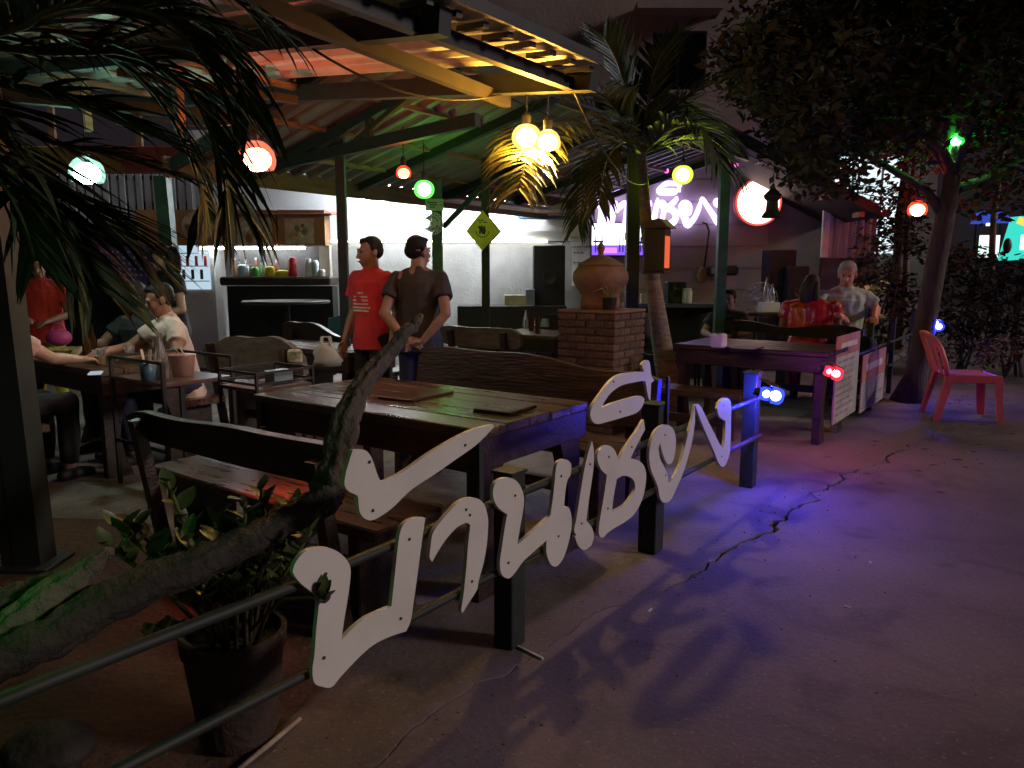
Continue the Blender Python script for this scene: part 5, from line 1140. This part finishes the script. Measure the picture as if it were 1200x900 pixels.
def person(label, pos, rz, pel, lean, J, shirt, trousers, sk=skin, hair=hairm, yaw=0, nod=0, sc=1.0, hairstyle='short', wide=1.0, collar=False, vs=.0075, shortp=False, skirt=False, shoes=True, sleeve=.55, longhair=False, turn=0, bald=False):
    """faces -y. pel: pelvis point; lean: (fwd, side) radians; J: joints for arms and legs"""
    t = thing('person', label, 'person', pos, rz); pel = V(pel)
    up = V((math.sin(lean[1]), -math.sin(lean[0]), math.cos(lean[0]))).normalized(); x = V((1, 0, 0)); x = (x - up * x.dot(up)).normalized(); x = Matrix.Rotation(turn, 3, up) @ x; y = up.cross(x).normalized()
    def T(a, b, c): return pel + x * a + y * b + up * c
    sw = .178 * wide; shl = {-1: T(-sw, 0, .418), 1: T(sw, 0, .418)}; nk = T(0, .012, .500); hd = nk + (up * .8 + V((0, 0, .2))).normalized() * .125 + y * (-.018)
    M = Matrix.Rotation(yaw, 3, 'Z') @ Matrix.Rotation(nod, 3, 'X')
    def Hd(a, b, c): return hd + M @ V((a, b, c))
    body = MB(); shirtm = MB(); tr_ = MB()
    efr(body, T(0, 0, -.06), (.150 * wide, .105), T(0, 0, .16), (.130 * wide, .095), x, y); efr(body, T(0, 0, .16), (.130 * wide, .095), T(0, -.005, .40), (.160 * wide, .108), x, y)
    body.ell(T(0, 0, .40), (.165 * wide, .10, .085), 16, 10); body.cone(shl[-1], .052, shl[1], .052); body.cone(T(0, .015, .42), .075, nk, .060); body.cone(nk - up * .03, .062, nk + (hd - nk) * .7, .057); [body.cone(T(q * .04, .015, .46), .055, shl[q], .050) for q in (-1, 1)]
    # head: skull, face, jaw, nose, ears, brow
    body.ell(Hd(0, .015, .035), (.073, .092, .085), 18, 12); body.ell(Hd(0, -.022, -.02), (.062, .068, .088), 16, 12); body.ell(Hd(0, -.042, -.078), (.040, .042, .036), 12, 8)
    body.cone(Hd(0, -.086, .010), .010, Hd(0, -.106, -.030), .0145, 8); body.cone(Hd(-.035, -.078, .026), .013, Hd(.035, -.078, .026), .013, 8); body.cone(Hd(-.018, -.086, -.064), .010, Hd(.018, -.086, -.064), .010, 8)
    for s_ in (-1, 1): body.ell(Hd(s_ * .074, .012, -.006), (.012, .022, .034), 10, 8)
    for s_, k in ((-1, 'r'), (1, 'l')):
        e, w_ = V(J['e' + k]), V(J['w' + k]); sh_ = shl[s_]
        body.cone(sh_, .053, sh_.lerp(e, .5), .046); body.cone(sh_.lerp(e, .5), .046, e, .038); body.cone(e, .038, e.lerp(w_, .35), .039); body.cone(e.lerp(w_, .35), .039, w_, .026)
        hdv = J.get('h' + k, (w_ - e)); hand(body, w_, hdv, J.get('n' + k, (s_, 0, .2)), 1.0, J.get('c' + k, .45), J.get('t' + k, s_))
        u = sleeve; mid = sh_.lerp(e, u)
        shirtm.cone(sh_ - (e - sh_) * .02, .066, sh_.lerp(e, u * .6), .066); shirtm.tube([sh_.lerp(e, u * .4), mid], [.067, .072], 14)
        hp = T(s_ * .085 * wide, 0, -.05); kn, an = V(J['k' + k]), V(J['a' + k]); tow = V(J.get('f' + k, (0, -1, 0))).normalized()
        body.cone(hp, .084, kn, .055); body.cone(kn, .055, kn.lerp(an, .35), .056); body.cone(kn.lerp(an, .35), .056, an, .036)
        body.cone(an - tow * .045 + V((0, 0, -.045)), .032, an + tow * .07 + V((0, 0, -.05)), .030); body.cone(an + tow * .07 + V((0, 0, -.05)), .030, an + tow * .15 + V((0, 0, -.062)), .022)
        tr_.cone(hp + up * .02, .098, kn, .070)
        if not shortp: tr_.cone(kn, .070, kn.lerp(an, .4), .066); tr_.tube([kn.lerp(an, .35), kn.lerp(an, .93)], [.067, .058], 14)
    efr(shirtm, T(0, 0, -.13), (.182 * wide, .136), T(0, 0, .12), (.166 * wide, .124), x, y); efr(shirtm, T(0, 0, .12), (.166 * wide, .124), T(0, -.004, .40), (.182 * wide, .124), x, y)
    shirtm.ell(T(0, 0, .40), (.182 * wide, .114, .088), 18, 12); shirtm.cone(shl[-1], .062, shl[1], .062); shirtm.cone(T(0, .012, .43), .084, T(0, .012, .488), .069); [shirtm.cone(T(q * .045, .015, .452), .064, shl[q], .060) for q in (-1, 1)]
    if collar: shirtm.tube([T(0, .012, .455), T(0, .012, .512)], [.076, .070], 16)
    efr(tr_, T(0, 0, -.10), (.166 * wide, .122), T(0, 0, .05), (.150 * wide, .112), x, y)
    remesh(body.build('body', sk, t), vs); remesh(shirtm.build('shirt', shirt, t), vs * 1.1, 3, .013); remesh(tr_.build('trousers', trousers, t), vs * 1.15, 3, .010)
    for s_ in (-1, 1):
        e_ = MB().ell(Hd(s_ * .030, -.083, .008), (.011, .006, .006), 10, 6).build('eye', mat('eye_dark', (.02, .015, .015), .2), t, smooth=True)
        if shoes:
            k = 'l' if s_ > 0 else 'r'; an = V(J['a' + k]); tow = V(J.get('f' + k, (0, -1, 0))).normalized()
            q = MB(); q.cone(an - tow * .05 + V((0, 0, -.048)), .040, an + tow * .07 + V((0, 0, -.05)), .042); q.cone(an + tow * .07 + V((0, 0, -.05)), .042, an + tow * .16 + V((0, 0, -.058)), .030); q.tube([an + V((0, 0, -.05)), an + V((0, 0, .0))], [.044, .046], 12)
            remesh(q.build('shoe', mat('shoe_dark', (.02, .018, .018), .6), t), .010)
    MB().ell(Hd(0, -.094, -.064), (.022, .006, .006), 10, 6).build('mouth', mat('lip', (.26, .10, .08), .5), t, smooth=True)
    h = MB()
    if hairstyle != 'none':
        h.ell(Hd(0, .026, .052), (.080, .092, .078), 18, 12); h.ell(Hd(0, .052, .010), (.075, .060, .068), 16, 10); h.ell(Hd(0, -.030, .086), (.058, .046, .030), 14, 8)
        for s_ in (-1, 1): h.ell(Hd(s_ * .068, .015, .035), (.014, .040, .036), 10, 8)
        if longhair: h.ell(Hd(0, .075, -.08), (.085, .05, .15), 14, 10); [h.ell(Hd(s_ * .075, .03, -.06), (.025, .05, .12), 10, 8) for s_ in (-1, 1)]
        remesh(h.build('hair', hair, t), .008, 1, .004)
    elif not bald:
        h.ell(Hd(0, .040, .045), (.077, .082, .066), 18, 12); h.ell(Hd(0, .066, .0), (.072, .05, .06), 14, 10); remesh(h.build('hair', hair, t), .009)
    if sc != 1: t.scale = (sc, sc, sc)
    return t, T, Hd
blacktr = cloth('black_trousers', (.012, .012, .014)); navytr = cloth('navy_jeans', (.02, .025, .06))
stand = dict(kr=(-.095, -.02, .47), kl=(.095, -.02, .47), ar=(-.10, .02, .085), al=(.10, .02, .085))
# man in the red T-shirt, turned to the left
t, T, Hd = person('man in a bright red T-shirt with white chest print, standing', P(434, 300, 5.95).xy.to_3d(), R(-38), (0, 0, .90), (.0, 0),
    dict(stand, er=(-.245, .03, 1.07), wr=(-.23, -.09, .84), el=(.235, .05, 1.07), wl=(.24, -.02, .83), hr=(0, -.25, -1), hl=(0, -.2, -1), nr=(-1, 0, 0), nl=(1, 0, 0)), cloth('red_shirt', (.62, .035, .045)), blacktr, yaw=R(-18), nod=R(4))
pm_ = MB(); rn = random.Random(6)
for r_, (z, wd_) in enumerate(((.315, .09), (.285, .13), (.258, .16), (.230, .15), (.202, .18), (.178, .17))):
    xx = -wd_ / 2
    while xx < wd_ / 2:
        l = rn.uniform(.012, .03)
        yv = -.1225 * math.sqrt(max(0, 1 - ((xx + l / 2) / .18) ** 2)) - .004
        pm_.box(T(xx + l / 2, yv, z), (l, .006, .013), rot=(0, 0, math.atan2((xx + l / 2) * .46, .18 * 1.2))); xx += l + .006
pm_.build('chest_print', mat('print_white', (.68, .60, .60), .8), t)
# man in the dark T-shirt, back to us, hands clasped behind
person('man in a dark grey T-shirt, back turned, hands clasped behind him', P(490, 300, 5.75).xy.to_3d(), R(172), (0, 0, .90), (.02, 0),
    dict(stand, er=(-.238, .125, 1.07), wr=(-.072, .178, .872), el=(.238, .125, 1.07), wl=(.075, .170, .887), hr=(1, .10, -.35), hl=(-1, .16, -.30), nr=(0, -.4, 1), nl=(0, .9, .4), cr=.5, cl=.5), cloth('charcoal_shirt', (.042, .036, .037)), navytr, yaw=R(-32), wide=.95)
# seated man in the white polo at the left group table
sit = lambda dz=0: dict(kr=(-.12, -.44, .52 + dz), kl=(.12, -.44, .52 + dz), ar=(-.13, -.40, .085), al=(.13, -.42, .085))
person('seated man in a white polo shirt at the left group table', W(-.24, 3.78), FA + R(-90) + R(-12), (0, 0, .56), (.22, .02),
    dict(sit(), er=(-.24, -.30, .82), wr=(-.10, -.50, .80), el=(.34, -.14, .80), wl=(.16, -.36, .78), hr=(.4, -1, 0), hl=(-.6, -1, 0), nr=(0, 0, 1), nl=(0, 0, 1)), cloth('white_polo', (.62, .50, .44)), navytr, collar=True, nod=R(16), yaw=R(-12))
# waitress
person('waitress in a black T-shirt, head bowed before the food counter', (P(198, 300, 7.3).x, 7.3, 0), R(-35), (0, 0, .88), (.10, 0),
    dict(stand, er=(-.25, -.08, 1.02), wr=(-.10, -.27, .98), el=(.26, -.06, 1.02), wl=(.12, -.28, .97), nr=(0, 0, 1), nl=(0, 0, 1)), cloth('black_shirt', (.010, .010, .012)), blacktr, sk=mat('skin_light', (.45, .28, .21), .5, 0, .1, 8), nod=R(30), yaw=R(-25), sleeve=.45, longhair=True)
# far left woman in red over yellow
t, T, Hd = person('woman in a red top and yellow skirt standing beside the far left post', (P(46, 310, 7.6).x, 7.6, 0), R(20), (0, 0, .80), (.05, 0),
    dict(stand, kr=(-.09, -.02, .42), kl=(.09, -.02, .42), er=(-.24, -.06, .95), wr=(-.12, -.25, .93), el=(.24, -.06, .95), wl=(.10, -.25, .90), nr=(0, 0, 1), nl=(0, 0, 1)), cloth('red_top', (.50, .04, .03)), cloth('yellow_skirt', (.50, .48, .06)), nod=R(12), longhair=True)
# left edge: person leaning on the table with bare arm
person('person in a pale pink shirt at the left edge, bare arm reaching out', W(-1.55, 3.72), FA + R(90) + R(15), (0, 0, .56), (.18, 0),
    dict(sit(), er=(-.27, -.24, .84), wr=(-.16, -.52, .80), el=(.28, -.22, .86), wl=(.12, -.52, .80), hr=(.1, -1, -.1), hl=(0, -1, 0), nr=(0, 0, 1), nl=(0, 0, 1)), cloth('pink_shirt', (.60, .40, .34)), blacktr, nod=R(10), sk=mat('skin_light', (.45, .28, .21), .5, 0, .1, 8))
# second diner on the far bench, mostly behind leaves
person('diner in a dark top with long black hair behind the left group table', W(-.20, 4.35), FA + R(-90) + R(10), (0, 0, .56), (.15, 0),
    dict(sit(), er=(-.26, -.20, .82), wr=(-.12, -.46, .80), el=(.26, -.20, .82), wl=(.12, -.46, .80), nr=(0, 0, 1), nl=(0, 0, 1)), cloth('dark_top', (.03, .03, .035)), blacktr, longhair=True, nod=R(8))
# old man at right
person('elderly man with short white hair in a pale polo right of the woman in red', (P(990, 330, 8.0).x, 8.0, 0), R(-8), (0, 0, .60), (.10, 0),
    dict(kr=(-.12, -.42, .60), kl=(.12, -.42, .60), ar=(-.13, -.36, .085), al=(.13, -.36, .085), er=(-.27, -.10, .92), wr=(-.15, -.34, .86), el=(.28, -.08, .90), wl=(.20, -.30, .84), nr=(0, 0, 1), nl=(0, 0, 1)), cloth('pale_polo', (.50, .55, .42)), navytr, sk=skin_pale, hair=mat('grey_hair', (.42, .36, .33), .75), nod=R(14), yaw=R(-20), collar=True, wide=1.12, sleeve=.62, sc=1.10)
onbox('stool', 'high dark stool under the elderly man', 'stool', (P(990, 330, 8.0).x, 8.06, 0), (.36, .34, .54), darkwood)
# woman in red, her back to us
floral = mat('red_floral_cloth', (.55, .42, .36), .32, 0, .2, 9, .2, 30, col2=(.46, .012, .020), ramp=(.60, .66), spec=.7)
person('woman in a shiny red floral dress, her back to us on the dark bench', W(4.74, .55), FA + R(90) + R(14), (0, 0, .60), (.14, 0),
    dict(kr=(-.13, -.42, .52), kl=(.13, -.42, .52), ar=(-.13, -.40, .085), al=(.13, -.40, .085), er=(-.27, -.12, .82), wr=(-.12, -.38, .80), el=(.27, -.12, .82), wl=(.12, -.38, .80), nr=(0, 0, 1), nl=(0, 0, 1)), floral, floral, longhair=True, yaw=R(-25), nod=R(10), wide=1.28, hair=mat('brown_hair', (.030, .014, .010), .6))
onbox('shoulder_bag', 'gold and brown patterned shoulder bag beside the woman in red', 'bag', W(4.72, 1.02, .451), (.16, .26, .20), mat('gold_pattern', (.55, .42, .22), .3, .4, .3, 10, .2, 20, col2=(.12, .07, .03), ramp=(.48, .58)), FA, .04)
person('dark haired child in dark clothes sitting in front of the green grey post', (P(854, 370, 8.5).x, 8.5, 0), R(-30), (0, 0, .44), (.05, 0),
    dict(kr=(-.10, -.38, .42), kl=(.10, -.38, .42), ar=(-.11, -.36, .085), al=(.11, -.36, .085), er=(-.24, -.12, .70), wr=(-.10, -.34, .68), el=(.24, -.12, .70), wl=(.10, -.34, .68), nr=(0, 0, 1), nl=(0, 0, 1)), cloth('dark_jacket', (.02, .02, .03)), blacktr)
onbox('stool', 'low dark stool under the child', 'stool', (P(854, 370, 8.5).x, 8.55, 0), (.32, .30, .36), darkwood)

# ================================================================== CABLES, GRIT, CLUTTER
def cable(label, a, b, sag, r=.006, name='cable'):
    a, b = V(a), V(b); t = thing(name, label, 'cable', a)
    MB().tube([(a.lerp(b, k / 14) - a) + V((0, 0, -sag * 4 * (k / 14) * (1 - k / 14))) for k in range(15)], r, 6).build('wire', blackmetal, t, smooth=True)
cable('thin black cable sagging under the canopy from rafter to rafter', W(-1.02, 1.2, roof_z(1.2) - .13), W(.09, 1.0, roof_z(1.0) - .13), .10)
cable('black lamp cable slung from the canopy corner towards the palm', W(.10, .55, 2.30), P(757, 215, 6.95), .16)
cable('loose black cable running along the lean-to ridge towards the wall', W(.6, 1.85, 2.72), W(4.4, 1.85, 2.72), .14)
cable('thin cable from the bar roof into the leaning tree', P(800, 135, 9.3), P(1098, 238, 8.0), .22)
cable('thin cable hanging from the left post towards the large red lamp', V((-2.32, 3.42, 2.45)), P(301, 140, 4.5), .18)
rnd = random.Random(99); peb = MB(); lea = MB()
for _ in range(800):
    s_ = rnd.uniform(-2.2, 7.5); t_ = -abs(rnd.gauss(.25, .9)) + .15 - .14 * max(0, s_)
    if rnd.random() < .55: t_ = -.30 - .10 * max(0, s_) + rnd.gauss(0, .12)
    q = W(s_, t_, 0); r = rnd.choice((.0015, .002, .002, .003, .0045))
    peb.ell(q + V((0, 0, r * .4)), (r * rnd.uniform(.8, 1.5), r, r * .7), 5, 3)
tag(peb.build('gravel_grit', mat('grit_stone', (.13, .105, .095), .9, 0, .6, 30)), kind='stuff')
for _ in range(170):
    s_ = rnd.uniform(1.5, 9); t_ = rnd.uniform(-2.6, .1) - .12 * s_; q = W(s_, t_, .004); a = rnd.uniform(0, 6.3); l = rnd.uniform(.02, .05)
    c, d = V((math.cos(a), math.sin(a), 0)) * l, V((-math.sin(a), math.cos(a), 0)) * l * .35
    lea.add([q - c, q + d + V((0, 0, .006)), q + c, q - d + V((0, 0, .003))], [(0, 1, 2, 3)])
tag(lea.build('fallen_leaves', mat('dry_leaf', (.10, .075, .055), .8, 0, .5, 3)), kind='stuff')
for i, (a, b, lab) in enumerate(((3.0, 2.75, 'brown beer bottle at the near end of the low table beside the pedestal'), (3.25, 3.0, 'brown beer bottle in the middle of the low table beside the pedestal'))):
    bottle('beer_bottle', lab, W(a, b, .752), [(.028, 0), (.030, .01), (.030, .13), (.012, .19), (.012, .235), (.014, .24)], m=mat('brown_glass', (.05, .02, .006), .1))
for i, (a, b, lab) in enumerate(((-.80, 4.05, 'brown beer bottle between the two diners on the left group table'), (-.62, 4.35, 'second brown beer bottle further back on the left group table'), (-.85, 3.75, None), (-.6, 3.85, None))):
    if lab: bottle('beer_bottle', lab, W(a, b, .742), [(.028, 0), (.030, .01), (.030, .13), (.012, .19), (.012, .235), (.014, .24)], m=mat('brown_glass', (.05, .02, .006), .1))
    else: bottle('drinking_glass', 'clear glass on the left group table, the %s one' % ('nearer' if i == 2 else 'further'), W(a, b, .742), [(.030, 0), (.036, .11)], (.028, .06, (.30, .14, .03)))

rnd = random.Random(55)
for i in range(9):
    c = [(.35, .10, .03), (.08, .20, .06), (.5, .45, .35), (.10, .05, .02)][i % 4]; px = 276 + 6 * i + rnd.uniform(-1, 1); k = rnd.uniform(.6, .95)
    t = thing('sauce_bottle', 'small %s sauce bottle at the back of the food counter, place %s from left' % (['orange', 'green', 'cream', 'dark brown'][i % 4], ['one', 'two', 'three', 'four', 'five', 'six', 'seven', 'eight', 'nine'][i]), 'bottle', (X(px, 10.28), 10.28, cz), 0, 'sauce bottles on the food counter')
    MB().lathe((0, 0, 0), [(.024 * k, 0), (.028 * k, .02), (.028 * k, .14 * k), (.012 * k, .19 * k), (.013 * k, .24 * k)], 10).build('glass', mat('sauce_%d' % (i % 4), c, .25), t, smooth=True)
    MB().lathe((0, 0, 0), [(.015 * k, .24 * k), (.015 * k, .27 * k)], 10).build('cap', [white, blackmetal][i % 2], t)
